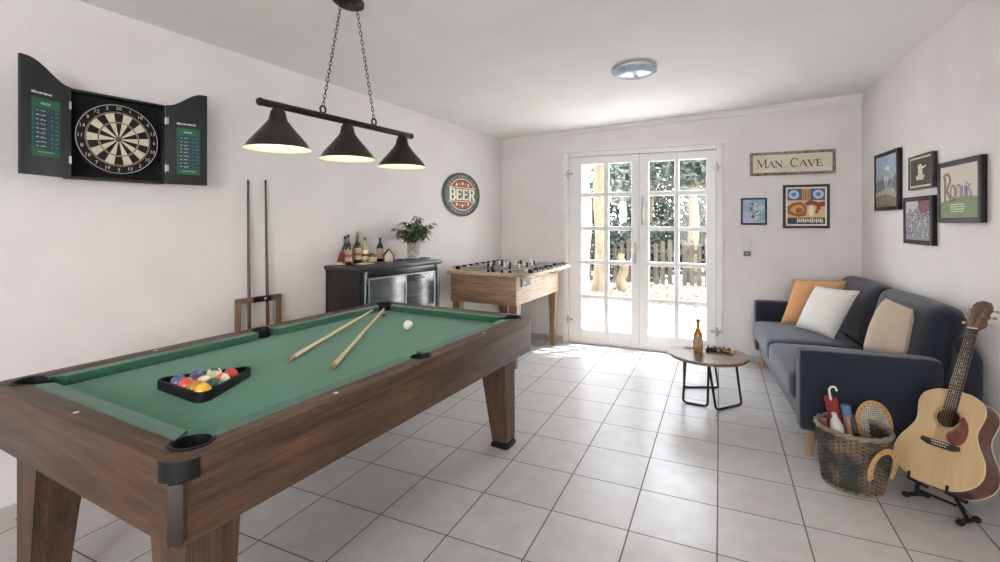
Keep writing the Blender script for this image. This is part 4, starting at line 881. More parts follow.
bm = new(); t = bmesh.new(); lathe(t, [(0.001, -0.02), (0.8, -0.02), (1, -0.008), (1, 0.0), (0.9, 0.004), (0.001, 0.004)], 28)
for v in t.verts: v.co.x *= 0.055; v.co.y *= 0.16
merge(bm, t, Matrix.Translation((tw - 0.06, 0.22, TZ - 0.035))); obj('ball_tray', bm, mat('tray_wood', '#6d5240', '#87684f', rough=0.5, scale=20), ft)
for s in (-1, 1):
    for r_ in (-1, 1):
        bm = new(); cx_, cy_ = (BXL + 0.045 if s < 0 else BXR - 0.045), r_ * (tl - 0.10)
        rings = [[Vector((cx_ + a * w_ + s * (0.0), cy_ + b * w_, z)) for a, b in ((-1, -1), (1, -1), (1, 1), (-1, 1))] for z, w_ in ((0, 0.020), (0.02, 0.024), (0.62, 0.042))]
        quadring(bm, rings, smooth=False); obj('leg', bm, M_oakZ, ft)
M_pl = [mat('player_black', '#1c1d20', rough=0.35), mat('player_white', '#e2e0da', rough=0.35)]
rodproto = {}
for k in range(8):
    y = -tl + 0.15 + k * (TLn - 0.30) / 7; team = (0, 0, 1, 0, 1, 0, 1, 1)[k]; nn_ = (1, 2, 3, 5, 5, 3, 2, 1)[k]
    bm = new(); tube(bm, [(-tw - 0.03, 0, 0), (tw + 0.02, 0, 0)], 0.008, n=10); rod = obj('player_rod', bm, M_chrome, ft); rod.location = (0, y, TZ + 0.022)
    for s in (-1, 1): bm = new(); box(bm, (s * (tw - 0.04) - 0.022, -0.016, -0.022), (s * (tw - 0.04) + 0.022, 0.016, 0.014), 0.006); obj('rod_bearing', bm, M_black, rod)
    hs = 1 if k % 2 == 0 else -1
    bm = new(); tube(bm, [(hs * (tw - 0.10) + 0, 0, 0), (hs * (tw - 0.07), 0, 0)], 0.013, n=10); obj('bumper', bm, M_pl[1 - team], rod)
    for j in range(nn_):
        x = (j - (nn_ - 1) / 2) * (1.1 * tw / max(nn_, 2)); bm = new()
        box(bm, (x - 0.014, -0.010, -0.062), (x + 0.014, 0.010, 0.016), 0.006); box(bm, (x - 0.012, -0.014, -0.082), (x + 0.012, 0.014, -0.06), 0.004); sphere(bm, (x, 0, 0.028), 0.014, 10)
        obj('player', bm, M_pl[team], rod)
# small wall socket behind the football table
p = Bw(552.5, 334); t = thing('wall_socket', 'greenish-grey wall socket low on the back wall beside the door casing', 'socket', p)
bm = new(); box(bm, (-0.035, -0.012, -0.045), (0.035, 0, 0.045), 0.004); obj('cover_plate', bm, mat('aged_socket', '#8f8d78', '#a8a592', rough=0.6, scale=30), t)
bm = new(); cyl(bm, (0, -0.0122, 0), (0, -0.0135, 0), 0.02, n=20); obj('socket_face', bm, mat('socket_face', '#77756a', rough=0.6), t)
# ------------------------------------------------------------------ sofa
SR = R(3.6)
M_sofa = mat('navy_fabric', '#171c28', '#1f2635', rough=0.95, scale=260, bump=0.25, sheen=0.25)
M_sofa_lit = mat('navy_fabric_lit', '#222a3c', '#2d374d', rough=0.95, scale=260, bump=0.25, sheen=0.3)  # same navy cloth, the brighter light on the seat put into its colour
M_leg = wood('beech_leg', '#a9866a', '#c3a283', 'z', 14, 0.4)
SO = Vector((0.425, 3.28, 0)); SD, SL = 0.835, 1.99; AH = 0.633
sf = thing('sofa', 'navy blue fabric two-seat sofa along the right wall', 'sofa', SO, SR)
AW = 0.13
def part(name, c, h, r, m, n=8, bulge=(0, 0, 0), M=None, **k):
    bm = new(); rbox(bm, c, h, r, n, bulge, M); return obj(name, bm, m, sf, sharp=None, **k)
# local: x from front to back, y from the near arm to the far arm
part('base_frame', (SD / 2 - 0.01, SL / 2, 0.225), (SD / 2 - 0.03, SL / 2 - 0.06, 0.065), 0.02, M_sofa)
for y in (AW / 2, SL - AW / 2):
    bm = new(); rbox(bm, (0.335, y, (AH + 0.16) / 2), (0.335, AW / 2, (AH - 0.16) / 2), 0.022, 6, (0, 0.004, 0.0)); obj('arm', bm, M_sofa, sf, sharp=None)
# back frame with a rounded shoulder at each end
bm = new(); prof = [(0.0, 0.16), (SL, 0.16)] + [(SL, AH - 0.01), (SL - 0.015, AH + 0.05), (SL - 0.06, AH + 0.10), (SL - 0.16, AH + 0.145), (0.30, AH + 0.15), (0.16, AH + 0.125), (0.06, AH + 0.075), (0.012, AH + 0.03), (0.0, AH - 0.01)]
prism(bm, prof, 0.74, SD, bev=0.02, seg=3, M=Matrix(((0, 0, 1, 0), (1, 0, 0, 0), (0, 1, 0, 0), (0, 0, 0, 1)))); obj('back_frame', bm, M_sofa, sf)
cl_ = (SL - 2 * AW) / 2
for k in range(2):
    y = AW + cl_ * (k + 0.5)
    part('seat_cushion', (0.30 + 0.0, y, 0.37), (0.325, cl_ / 2 - 0.003, 0.085), 0.045, M_sofa_lit, 10, (0, 0, 0.02))
    T = Matrix.Translation((0.625, y - (0.03 if k == 0 else 0.0), 0.455)) @ Matrix.Rotation(R(13), 4, 'Y')
    part('back_cushion', (0.035, 0, 0.235), (0.085, cl_ / 2 + (-0.004), 0.235), 0.075, M_sofa, 12, (0.035, 0, 0.01), M=T)
for x, y in ((0.07, 0.06), (0.07, SL - 0.10), (SD - 0.08, 0.10), (SD - 0.08, SL - 0.10)):
    bm = new(); cyl(bm, (x, y, 0.162), (x - (0.012 if x < 0.3 else -0.012), y - (0.0 if y < 1 else -0.01), 0), 0.028, 0.016, n=18); obj('leg', bm, M_leg, sf, label='tapered light wooden leg')

# throw cushions given by their four seen corners (image px + camera depth)
def throw(name, label, TL, TR, BR__, BL, th, m, edge=0.05, group='throw cushions on the sofa'):
    P = [atd(*q) for q in (TL, TR, BR__, BL)]; c = sum(P, Vector()) / 4; X = ((P[1] + P[2]) - (P[0] + P[3])).normalized(); Y = ((P[0] + P[1]) - (P[2] + P[3])); Y = (Y - X * Y.dot(X)).normalized(); Z = X.cross(Y)
    Mx = Matrix((X, Y, Z)).transposed().to_4x4(); Mx.translation = c; Mi = Mx.inverted(); Q = [Mi @ p for p in P]
    n = 18; bm = new(); g = {}
    for side in (1, -1):
        for i in range(n + 1):
            for j in range(n + 1):
                u, v = -1 + 2 * i / n, -1 + 2 * j / n
                if (i in (0, n) or j in (0, n)) and side < 0: g[(side, i, j)] = g[(1, i, j)]; continue
                a, b = (u + 1) / 2, (v + 1) / 2
                p = (Q[3] * (1 - a) + Q[2] * a) * (1 - b) + (Q[0] * (1 - a) + Q[1] * a) * b
                # pinch edges inwards between the corners
                p = Vector((p.x * (1 - edge * (1 - v * v) * 0 - edge * (1 - abs(v) ** 2.0) * abs(u) ** 3), p.y * (1 - edge * (1 - abs(u) ** 2.0) * abs(v) ** 3), 0))
                t = th * ((1 - u * u) * (1 - v * v)) ** 0.42
                wob = 0.006 * noise.noise(Vector((u * 2.2, v * 2.2, side + c.x * 9))) * (1 - max(abs(u), abs(v)))
                g[(side, i, j)] = bm.verts.new((p.x, p.y, side * (t / 2) + wob))
        for i in range(n):
            for j in range(n):
                q = [g[(side, i, j)], g[(side, i + 1, j)], g[(side, i + 1, j + 1)], g[(side, i, j + 1)]]
                if side < 0: q = q[::-1]
                bm.faces.new(q).smooth = True
    o = obj(name, bm, m, sharp=None); tag(o, label, 'cushion', group); o.location = c; o.rotation_euler = Mx.to_euler(); 
    # seam piping as a part
    bmp = new(); ring = [g0 for g0 in []]
    def edgept(u, v):
        a, b = (u + 1) / 2, (v + 1) / 2; p = (Q[3] * (1 - a) + Q[2] * a) * (1 - b) + (Q[0] * (1 - a) + Q[1] * a) * b
        return Vector((p.x * (1 - edge * (1 - abs(v) ** 2.0) * abs(u) ** 3), p.y * (1 - edge * (1 - abs(u) ** 2.0) * abs(v) ** 3), 0))
    s = [-1 + 2 * i / 12 for i in range(13)]
    loop = [edgept(a, -1) for a in s[:-1]] + [edgept(1, a) for a in s[:-1]] + [edgept(-a, 1) for a in s[:-1]] + [edgept(-1, -a) for a in s[:-1]]
    tube(bmp, loop, 0.0035, n=6, closed=True); obj('piping', bmp, m, o, sharp=None)
    return o
throw('throw_cushion', 'orange cushion in the far corner of the sofa, behind the white one', (796, 279, 4.30), (846, 281, 3.98), (828, 326, 4.12), (779, 325, 4.36), 0.12, mat('apricot_fabric', '#cf9865', '#dba878', rough=0.9, scale=140, bump=0.2, sheen=0.2))
throw('throw_cushion', 'pale silver-white cushion leaning in front of the orange one', (816, 286, 4.04), (859, 291, 3.62), (834, 339, 3.70), (795, 326, 4.10), 0.12, mat('silver_white_fabric', '#cfccc6', '#dedbd5', rough=0.85, scale=160, bump=0.25, sheen=0.2))
throw('throw_cushion', 'beige cushion behind the near arm of the sofa, standing on its corner', (888, 299, 3.02), (910, 309, 2.82), (904, 362, 2.80), (861, 352, 3.06), 0.17, mat('beige_linen', '#b7a491', '#c9b7a5', rough=0.9, scale=180, bump=0.35, sheen=0.2), edge=0.02)

# ------------------------------------------------------------------ coffee table
TCz = 0.392; tcn = Vector((-0.085, 3.93, 0)); TCR = 0.279
tt = thing('coffee_table', 'round wooden coffee table on black looped metal legs', 'coffee table', tcn)
bm = new(); lathe(bm, [(0.001, TCz - 0.022), (TCR - 0.004, TCz - 0.022), (TCR, TCz - 0.018), (TCR, TCz - 0.004), (TCR - 0.004, TCz), (0.001, TCz)], 64); obj('tabletop', bm, wood('coffee_walnut', '#6a5245', '#8c7464', 'x', 8, 0.3, coat=0.3), tt)
Vp = [onz(683, 403), onz(707.5, 407.5), onz(716, 411), onz(741.5, 405.5), onz(718.5, 388.5), onz(684, 388)]
Vp = [v - tcn for v in Vp]; tops = [onz(682, 362, TCz - 0.022) - tcn, onz(709, 368, TCz - 0.022) - tcn, onz(709.5, 368, TCz - 0.022) - tcn, onz(736, 363, TCz - 0.022) - tcn, onz(713, 352, TCz - 0.022) - tcn, onz(684, 352, TCz - 0.022) - tcn]
def clampr(v, rm=TCR - 0.03):
    p = Vector((v.x, v.y, 0)); p = p if p.length < rm else p.normalized() * rm; return Vector((p.x, p.y, TCz - 0.0225))
for a, b in ((0, 1), (2, 3), (4, 5)):
    A, B = Vp[a] + Vector((0, 0, 0.008)), Vp[b] + Vector((0, 0, 0.008)); TA, TB = clampr(tops[a]), clampr(tops[b]); d = (B - A).normalized()
    ua, ub = (TA - A).normalized(), (TB - B).normalized(); r = 0.035
    ca = [A + ua * r * (1 - t) ** 2 + d * r * t ** 2 for t in (0, 0.25, 0.5, 0.75, 1)]; cb = [B - d * r * (1 - t) ** 2 + ub * r * t ** 2 for t in (0, 0.25, 0.5, 0.75, 1)]
    bm = new(); tube(bm, [TA] + ca + cb + [TB], 0.0085, n=10); obj('leg_loop', bm, M_blackmetal, tt)
def ct_pt(px, py, z=0.0): p = onz(px, py, TCz); return Vector((p.x, p.y, TCz + 0.0005 + z))
bottle('beer_bottle', 'amber beer bottle standing on the round coffee table', ct_pt(698, 351.0), 0.245, 0.034, '#b07a28', '#8a6a4a', '#3a4438', neck=0.34, lm='#c9b79a', nr=0.40)
for px, py, lab, c1, c2, rz in ((712, 350.5, 'black handheld gadget lying just right of the beer bottle', '#1c211c', '#39423a', 0.3), (728, 352.5, 'tan and black handheld gadget at the right of the coffee table', '#b08c68', '#c8a884', -0.5)):
    p = ct_pt(px, py); t = thing('game_controller', lab, 'controller', p, rz, 'gadgets on the coffee table')
    bm = new(); bmx = [(-0.05, -0.012), (-0.062, -0.045), (-0.048, -0.052), (-0.028, -0.022), (0.028, -0.022), (0.048, -0.052), (0.062, -0.045), (0.05, -0.0), (0.038, 0.024), (0, 0.02), (-0.038, 0.024)]
    bmx = [(v.x, v.y) for v in catmull([Vector((a, b, 0)) for a, b in bmx], 4)]
    prism(bm, bmx, 0, 0.026, bev=0.009, seg=3); obj('shell', bm, mat('gadget_' + c1.strip('#'), c1, c2, rough=0.35, scale=25), t)
    for x, y in ((-0.03, 0.0), (0.018, -0.014)):
        bm = new(); lathe(bm, [(0.005, 0.025), (0.005, 0.032), (0.009, 0.034), (0.008, 0.037), (0.001, 0.036)], 14, Matrix.Translation((x, y, 0))); obj('thumb_stick', bm, M_black, t)
    bm = new()
    for q in range(4): sphere(bm, (0.034 + 0.009 * math.cos(q * PI / 2), 0.004 + 0.009 * math.sin(q * PI / 2), 0.0265), 0.004, 8)
    obj('buttons', bm, M_fer, t)
p = ct_pt(691, 348.5); t = thing('key_bunch', 'small bunch of dark keys left of the beer bottle', 'keys', p, 0.8)
bm = new(); tube(bm, [(0.012 * math.cos(q), 0.012 * math.sin(q), 0.003) for q in [2 * PI * k / 16 for k in range(16)]], 0.0012, n=5, closed=True); obj('ring', bm, M_chrome, t)
for a in (0.3, 1.5, 2.6):
    bm = new(); T = Matrix.Rotation(a, 4, 'Z'); prism(bm, [(0.01, -0.008), (0.026, -0.009), (0.03, -0.003), (0.055, -0.003), (0.055, 0.003), (0.03, 0.003), (0.026, 0.009), (0.01, 0.008)], 0.001 + a * 0.001, 0.003 + a * 0.001, M=T); obj('key', bm, M_blackmetal, t)

# ------------------------------------------------------------------ framed pictures and signs
def frame_from_px(fn, TL, TR, BR__, BL, off):
    P = [fn(p[0], p[1], off) for p in (TL, TR, BR__, BL)]; c = sum(P, Vector()) / 4
    w = ((P[1] - P[0]) + (P[2] - P[3])) / 2; w.z = 0; h = ((P[0].z - P[3].z) + (P[1].z - P[2].z)) / 2
    return c, w.length, h
def picture(name, label, cat, fn, nrm, rz, corners, fw, depth, fmat, art, group=None, mat_board=None, mw=0.0, artmats=None):
    c, w, h = frame_from_px(fn, *corners, depth); c = c - nrm * depth
    t = thing(name, label, cat, c, rz, group)
    bm = new()
    for a, b in (((-w / 2, 0), (-w / 2 + fw, 1)), ((w / 2 - fw, 0), (w / 2, 1))): box(bm, (a[0], -depth, -h / 2), (b[0], -0.001, h / 2), 0.002)
    for s in (-1, 1):
        z0, z1 = sorted((s * h / 2, s * (h / 2 - fw))); box(bm, (-w / 2 + fw - 0.0005, -depth + 0.0005, z0), (w / 2 - fw + 0.0005, -0.001, z1), 0.002)
    obj('frame', bm, fmat, t)
    bm = new(); box(bm, (-w / 2 + fw * 0.5, -depth * 0.8, -h / 2 + fw * 0.5), (w / 2 - fw * 0.5, -0.002, h / 2 - fw * 0.5)); obj('backing' if not mw else 'mount', bm, mat_board or M_fer, t)
    bm = new(); iw, ih = w - 2 * fw - 2 * mw, h - 2 * fw - 2 * mw
    art(bm, iw, ih, depth * 0.8); obj('artwork', bm, artmats, t, sharp=None)
    return t, w, h
def poly(bm, pts, w, h, z, mi):     # pts in -0.5..0.5
    f = bm.faces.new([bm.verts.new(UP @ Vector((p[0] * w, p[1] * h, z))) for p in pts]); f.material_index = mi
def rect(bm, x0, y0, x1, y1, w, h, z, mi): poly(bm, [(x0, y0), (x1, y0), (x1, y1), (x0, y1)], w, h, z, mi)
def blob(bm, cx, cy, rx, ry, w, h, z, mi, n=18, wob=0.0, seed=0):
    rnd = random.Random(seed); poly(bm, [(cx + rx * math.cos(2 * PI * k / n) * (1 + wob * (rnd.random() - 0.5)), cy + ry * math.sin(2 * PI * k / n) * (1 + wob * (rnd.random() - 0.5))) for k in range(n)], w, h, z, mi)
def col(n, c, c2=None, s=30): return mat('print_' + n, c, c2, rough=0.55, scale=s)
M_fblack = mat('frame_black', '#141415', '#1d1c1d', rough=0.5, scale=30, spec=0.3)

# MAN CAVE sign
def art_mc(bm, w, h, z): rect(bm, -0.5, -0.5, 0.5, 0.5, w, h, z + 0.0005, 0)
t, w, h = picture('wall_sign', 'long cream sign reading MAN CAVE in a weathered brown frame', 'sign', Bw, nB, 0, ((750, 153), (836, 149), (836, 173), (750, 176)), 0.026, 0.022, mat('weathered_frame', '#6a5c50', '#a2988b', rough=0.8, scale=22), art_mc, artmats=[mat('aged_cream', '#ddd5c4', '#d0c6b2', rough=0.8, scale=9)])
bm = new(); z0 = 0.0185; hb = h * 0.36; x = -w / 2 + 0.062; y = -h * 0.17
U = (w - 0.124) / 10.6
for ch, cw_, big in (('M', 1.55, 1), ('A', 1.15, 0), ('N', 1.15, 0), (' ', 1.05, 0), ('C', 1.35, 1), ('A', 1.2, 0), ('V', 1.2, 0), ('E', 1.0, 0)):
    if ch != ' ':
        hh = hb if big else hb * 0.76; letter(bm, ch, x + U * 0.1, y, cw_ * U * 0.84, hh, 0.011, 0.0045, 0.009, z0, z0 + 0.0008)
    x += cw_ * U * (1.03)
bmesh.ops.transform(bm, matrix=UP, verts=bm.verts); obj('lettering', bm, mat('sign_ink_brown', '#453d3a', rough=0.7), t, sharp=None)
for sx in (-1, 1):
    for sz in (-1, 1):
        bm = new(); sphere(bm, (sx * (w / 2 - 0.013), -0.023, sz * (h / 2 - 0.013)), 0.0045, 10); obj('rivet', bm, mat('rivet_silver', '#d0ccc4', rough=0.4, metal=0.6), t)

# small blue floral picture
def art_bl(bm, w, h, z):
    z += 0.0005; rect(bm, -0.5, -0.5, 0.5, 0.5, w, h, z, 0); rnd = random.Random(2)
    poly(bm, [(-0.5, -0.5), (0.1, -0.5), (-0.05, -0.1), (-0.5, 0.05)], w, h, z + 0.0003, 1)
    for k in range(46):
        a = rnd.uniform(0, 6.28); r = rnd.random() ** 0.6; x, y = 0.12 + 0.36 * r * math.cos(a), -0.0 + 0.46 * r * math.sin(a); blob(bm, x, y, rnd.uniform(0.03, 0.07), rnd.uniform(0.025, 0.06), w, h, z + 0.0005 + k * 0.00001, rnd.choice((2, 3, 4, 4)), 9, 0.6, k)
picture('framed_print', 'small square blue print with pale leafy shapes in a thin black frame', 'picture', Bw, nB, 0, ((741, 198), (767, 198), (767, 224.5), (741, 225)), 0.016, 0.018, M_fblack, art_bl, artmats=[col('sky', '#7fa2c4', '#9db8d0'), col('lilac', '#b3b5cf'), col('leafcream', '#d6d4bf'), col('inkteal', '#3d5158'), col('greyleaf', '#95a398')])
# colourful square poster (generic stand-in of the same colours)
def art_po(bm, w, h, z):
    z += 0.0005; rect(bm, -0.5, -0.5, 0.5, 0.5, w, h, z, 0); rect(bm, -0.46, -0.46, 0.46, 0.46, w, h, z + .0002, 1)
    rect(bm, -0.46, 0.16, 0.46, 0.46, w, h, z + .0004, 2)
    for s in (-1, 1): blob(bm, s * 0.3, 0.31, 0.13, 0.115, w, h, z + .0006, 3); blob(bm, s * 0.3, 0.31, 0.065, 0.06, w, h, z + .0008, 4)
    rect(bm, -0.1, 0.18, 0.1, 0.46, w, h, z + .0006, 5)
    for k in range(4): rect(bm, -0.07 + k * 0.04, 0.2, -0.05 + k * 0.04, 0.44, w, h, z + .0008, 6)
    poly(bm, [(-0.46, -0.2), (-0.2, -0.27), (0.0, -0.24), (0.02, 0.0), (-0.12, 0.12), (-0.32, 0.1), (-0.46, 0.0)], w, h, z + .0006, 6); blob(bm, -0.2, -0.07, 0.17, 0.12, w, h, z + .0008, 5, 16, 0.3, 4); blob(bm, -0.17, -0.1, 0.09, 0.07, w, h, z + .001, 6)
    poly(bm, [(-0.05, 0.08), (0.1, 0.17), (0.3, 0.1), (0.46, 0.14), (0.46, 0.0), (0.3, -0.02), (0.16, 0.04), (0.02, 0.02)], w, h, z + .0008, 7)
    blob(bm, 0.13, -0.12, 0.07, 0.15, w, h, z + .0009, 0); blob(bm, 0.3, -0.05, 0.05, 0.06, w, h, z + .001, 7); blob(bm, 0.26, -0.14, 0.04, 0.05, w, h, z + .001, 6)
    rect(bm, -0.46, -0.46, 0.46, -0.29, w, h, z + .0008, 8); rnd = random.Random(1)
    for k in range(14): x = -0.22 + k * 0.046; rect(bm, x, -0.43 + rnd.random() * 0.03, x + 0.028, -0.33 + rnd.random() * 0.03, w, h, z + .001, 0)
    poly(bm, [(-0.46, -0.46), (-0.26, -0.46), (-0.3, -0.3), (-0.46, -0.34)], w, h, z + .001, 9)
picture('framed_print', 'larger square poster with two blue rings over orange shapes in a dark brown frame', 'picture', Bw, nB, 0, ((783, 185), (830, 184), (830, 228), (783, 228.5)), 0.024, 0.022, mat('frame_dark_brown', '#2b211d', '#3a2d27', rough=0.45, scale=30), art_po, mat_board=col('creammount', '#ded5bd'), artmats=[col('cream', '#e6dfc8'), col('sand', '#d9b684'), col('bluegrey', '#4a6080'), col('paleblue', '#b7c9e0'), col('midblue', '#5d80ab'), col('ochre', '#cf9a52'), col('rust', '#9a5230'), col('maroon', '#8c3d38'), col('darkteal', '#2e4540'), col('navy', '#232c52')])
# intercom / switch plate
p = Bw(747, 247, 0.01); t = thing('light_switch', 'white wall plate with a dark push button below the small blue print', 'switch', p - nB * 0.01)
bm = new(); prism(bm, rrect(-0.036, -0.095, 0.036, 0.105, 0.006), 0, 0.011, bev=0.002, M=UP); obj('plate', bm, mat('plate_offwhite', '#d5d1cd', rough=0.4), t)
bm = new(); prism(bm, rrect(-0.03, -0.088, 0.03, -0.042, 0.005), 0.0111, 0.02, bev=0.002, M=UP); bt = obj('button', bm, mat('button_grey', '#56524f', rough=0.4), t)
bm = new(); prism(bm, rrect(-0.012, -0.072, 0.012, -0.058, 0.002), 0.0201, 0.0212, M=UP); obj('indicator', bm, mat('indicator_grey', '#a9a5a0', rough=0.4), bt)

# pictures on the right wall
def art_mt(bm, w, h, z):
    z += 0.0005; rect(bm, -0.5, -0.5, 0.5, 0.5, w, h, z, 0)
    poly(bm, [(-0.5, 0.05), (-0.2, 0.2), (0.05, 0.3), (0.2, 0.26), (0.5, 0.1), (0.5, -0.1), (-0.5, -0.1)], w, h, z + .0002, 1); poly(bm, [(-0.1, 0.23), (0.05, 0.3), (0.2, 0.26), (0.12, 0.18), (0.02, 0.22)], w, h, z + .0004, 2)
    poly(bm, [(-0.5, -0.02), (-0.2, 0.04), (0.1, 0.0), (0.5, 0.1), (0.5, -0.3), (-0.5, -0.3)], w, h, z + .0006, 3); poly(bm, [(-0.5, -0.22), (0.1, -0.12), (0.5, -0.2), (0.5, -0.36), (-0.5, -0.36)], w, h, z + .0008, 4)
    poly(bm, [(-0.5, -0.3), (0.0, -0.26), (0.5, -0.34), (0.5, -0.5), (-0.5, -0.5)], w, h, z + .001, 5); rnd = random.Random(3)
    for k in range(26): x = rnd.uniform(-0.46, 0.44); y = rnd.uniform(-0.28, -0.02); rect(bm, x, y, x + 0.03, y + rnd.uniform(0.04, 0.16), w, h, z + .0012 + k * 1e-5, rnd.choice((2, 3, 4)))
    for k in range(16): blob(bm, rnd.uniform(-0.45, 0.45), rnd.uniform(-0.48, -0.34), 0.05, 0.02, w, h, z + .0012 + k * 1e-5, rnd.choice((3, 6)), 8, 0.5, k)
GR = 'pictures on the right wall'
picture('framed_picture', 'tall black-framed landscape with blue sky, leftmost on the right wall', 'picture', Rw, nR, rzR, ((874, 155.5), (897.5, 148), (897.5, 209.5), (874, 211)), 0.028, 0.03, M_fblack, art_mt, GR, artmats=[col('skyblue', '#8fa3bd', '#a9b8ca', 6), col('haze', '#9aa7b4'), col('snow', '#dedfe0'), col('forest', '#5d6468', '#707678', 40), col('stone', '#a3a29c'), col('brownearth', '#6e5f4c', '#87765e', 40), col('rock', '#8f8a80')])
def art_st(bm, w, h, z):
    z += 0.0005; rect(bm, -0.5, -0.5, 0.5, 0.5, w, h, z, 0)
    poly(bm, [(-0.18, -0.3), (0.16, -0.3), (0.2, -0.16), (0.1, -0.06), (0.12, 0.08), (0.04, 0.2), (-0.06, 0.18), (-0.12, 0.05), (-0.1, -0.08), (-0.22, -0.18)], w, h, z + .0003, 1); blob(bm, -0.01, 0.22, 0.11, 0.075, w, h, z + .0005, 1, 14, 0.3, 3)
    poly(bm, [(0.06, 0.1), (0.26, 0.16), (0.28, 0.22), (0.05, 0.16)], w, h, z + .0005, 2); rnd = random.Random(8)
    for k in range(12): blob(bm, rnd.uniform(-0.14, 0.12), rnd.uniform(-0.27, 0.15), 0.035, 0.02, w, h, z + .0007 + k * 1e-5, rnd.choice((2, 3)), 8, 0.4, k)
picture('framed_picture', 'small black picture with a cream standing figure shape and a pale inner edge', 'picture', Rw, nR, rzR, ((908, 157.5), (931.5, 151.5), (931.5, 188), (908, 190)), 0.014, 0.032, mat('frame_cream_edge', '#2c2a28', '#3a3733', rough=0.5, scale=20), art_st, GR, mat_board=col('creammat', '#cfc6b2'), mw=0.012, artmats=[col('greenblack', '#20261f'), col('ivory', '#d6cfbb', '#c0b89f', 40), col('white', '#e8e5da'), col('shadowgrey', '#7d7868')])
def art_ab(bm, w, h, z):
    z += 0.0005; rect(bm, -0.5, -0.5, 0.5, 0.5, w, h, z, 0); rnd = random.Random(21)
    poly(bm, [(-0.5, 0.5), (0.1, 0.5), (-0.1, 0.25), (-0.5, 0.2)], w, h, z + .0002, 2); poly(bm, [(0.0, 0.5), (0.5, 0.5), (0.5, 0.12), (0.1, 0.2)], w, h, z + .0004, 1)
    for k in range(120):
        x, y = rnd.uniform(-0.42, 0.46), rnd.uniform(-0.44, 0.28); a = rnd.uniform(0, 3.14); L = rnd.uniform(0.03, 0.1); dx, dy = math.cos(a) * L, math.sin(a) * L; nx, ny = -math.sin(a) * 0.014, math.cos(a) * 0.014
        poly(bm, [(x - nx, y - ny), (x + dx - nx, y + dy - ny), (x + dx + nx, y + dy + ny), (x + nx, y + ny)], w, h, z + .0006 + k * 8e-6, rnd.choice((3, 3, 4, 1, 5, 6)))
picture('framed_picture', 'black-framed abstract print of grey and dark red strokes, the lower one', 'picture', Rw, nR, rzR, ((903, 198), (931.5, 195), (931.5, 246.5), (903, 242.5)), 0.03, 0.03, M_fblack, art_ab, GR, artmats=[col('greyblue', '#8b8f98'), col('darkred', '#7c4048'), col('palegrey', '#b9bbc0'), col('whitish', '#d3d2d0'), col('slateink', '#4b5560'), col('rose', '#9d6a6c'), col('dkgreen', '#4e5e4c')])
def art_gr(bm, w, h, z):
    z += 0.0005; rect(bm, -0.5, -0.5, 0.5, 0.5, w, h, z, 0); poly(bm, [(-0.5, -0.5), (0.5, -0.5), (0.5, -0.12), (0.2, -0.1), (-0.05, -0.12), (-0.5, -0.2)], w, h, z + .0002, 1)
    def st(pts, wd, mi, k=0):
        pts = [(-0.04 + 0.84 * a_, b_ * 1.05) for a_, b_ in pts]; wd *= 0.85
        for i in range(len(pts) - 1):
            a, b = Vector(pts[i]), Vector(pts[i + 1]); d = (b - a).normalized(); n = Vector((-d.y, d.x)) * wd; poly(bm, [(a - n * 1).to_tuple(), (b - n).to_tuple(), (b + n).to_tuple(), (a + n).to_tuple()], w, h, z + .0004 + k * 1e-4 + i * 1e-6, mi)
    R1 = [(-0.38, -0.18), (-0.38, 0.28)] + curve_pts(-0.33, 0.22, 0.12, 0.12, 150, -60, 8) + [(-0.33, 0.04), (-0.2, -0.14)]
    st(R1, 0.035, 2); st(R1, 0.018, 3, 1)
    for pts_, c1, c2 in ((curve_pts(-0.12, 0.0, 0.075, 0.12, 0, 360, 12), 2, 3), ([(0.0, -0.12), (0.0, 0.06)] + curve_pts(0.06, 0.05, 0.055, 0.07, 180, 0, 8) + [(0.12, -0.11)], 4, 5), ([(0.17, 0.10), (0.17, -0.04)] + curve_pts(0.215, -0.04, 0.045, 0.07, 180, 360, 8) + [(0.26, 0.10)], 4, 5),
        ([(0.31, -0.11), (0.31, 0.07)], 2, 4), ([(0.31, 0.115), (0.31, 0.15)], 2, 4), (curve_pts(0.40, 0.05, 0.045, 0.055, 50, 270, 8) + curve_pts(0.40, -0.06, 0.045, 0.055, 90, -130, 8), 4, 5)):
        st(pts_, 0.022, c1, 2); st(pts_, 0.010, c2, 3)
    poly(bm, [(-0.4, -0.22), (-0.1, -0.14), (0.0, -0.1), (-0.1, -0.17)], w, h, z + .001, 2)
    rnd = random.Random(5)
    for r_ in range(4):
        x = -0.2
        while x < 0.14: l = rnd.uniform(0.02, 0.05); rect(bm, x, -0.26 - r_ * 0.045, x + l, -0.235 - r_ * 0.045, w, h, z + .0012, 6); x += l + 0.012
t, w, h = picture('framed_picture', 'widest black-framed poster with green meadow and tall letter shapes, rightmost', 'picture', Rw, nR, rzR, ((937, 164.5), (980.5, 154), (980.5, 222.5), (937, 223)), 0.03, 0.03, M_fblack, art_gr, GR, artmats=[col('pagebeige', '#cfc8b8', '#c6bfae', 5), col('meadow', '#66794a', '#748657', 25), col('letterdark', '#3d3a38'), col('letterbrown', '#8d6a50'), col('letterviolet', '#54486b'), col('letterlilac', '#9187a8'), col('caption', '#d5d4c0')])

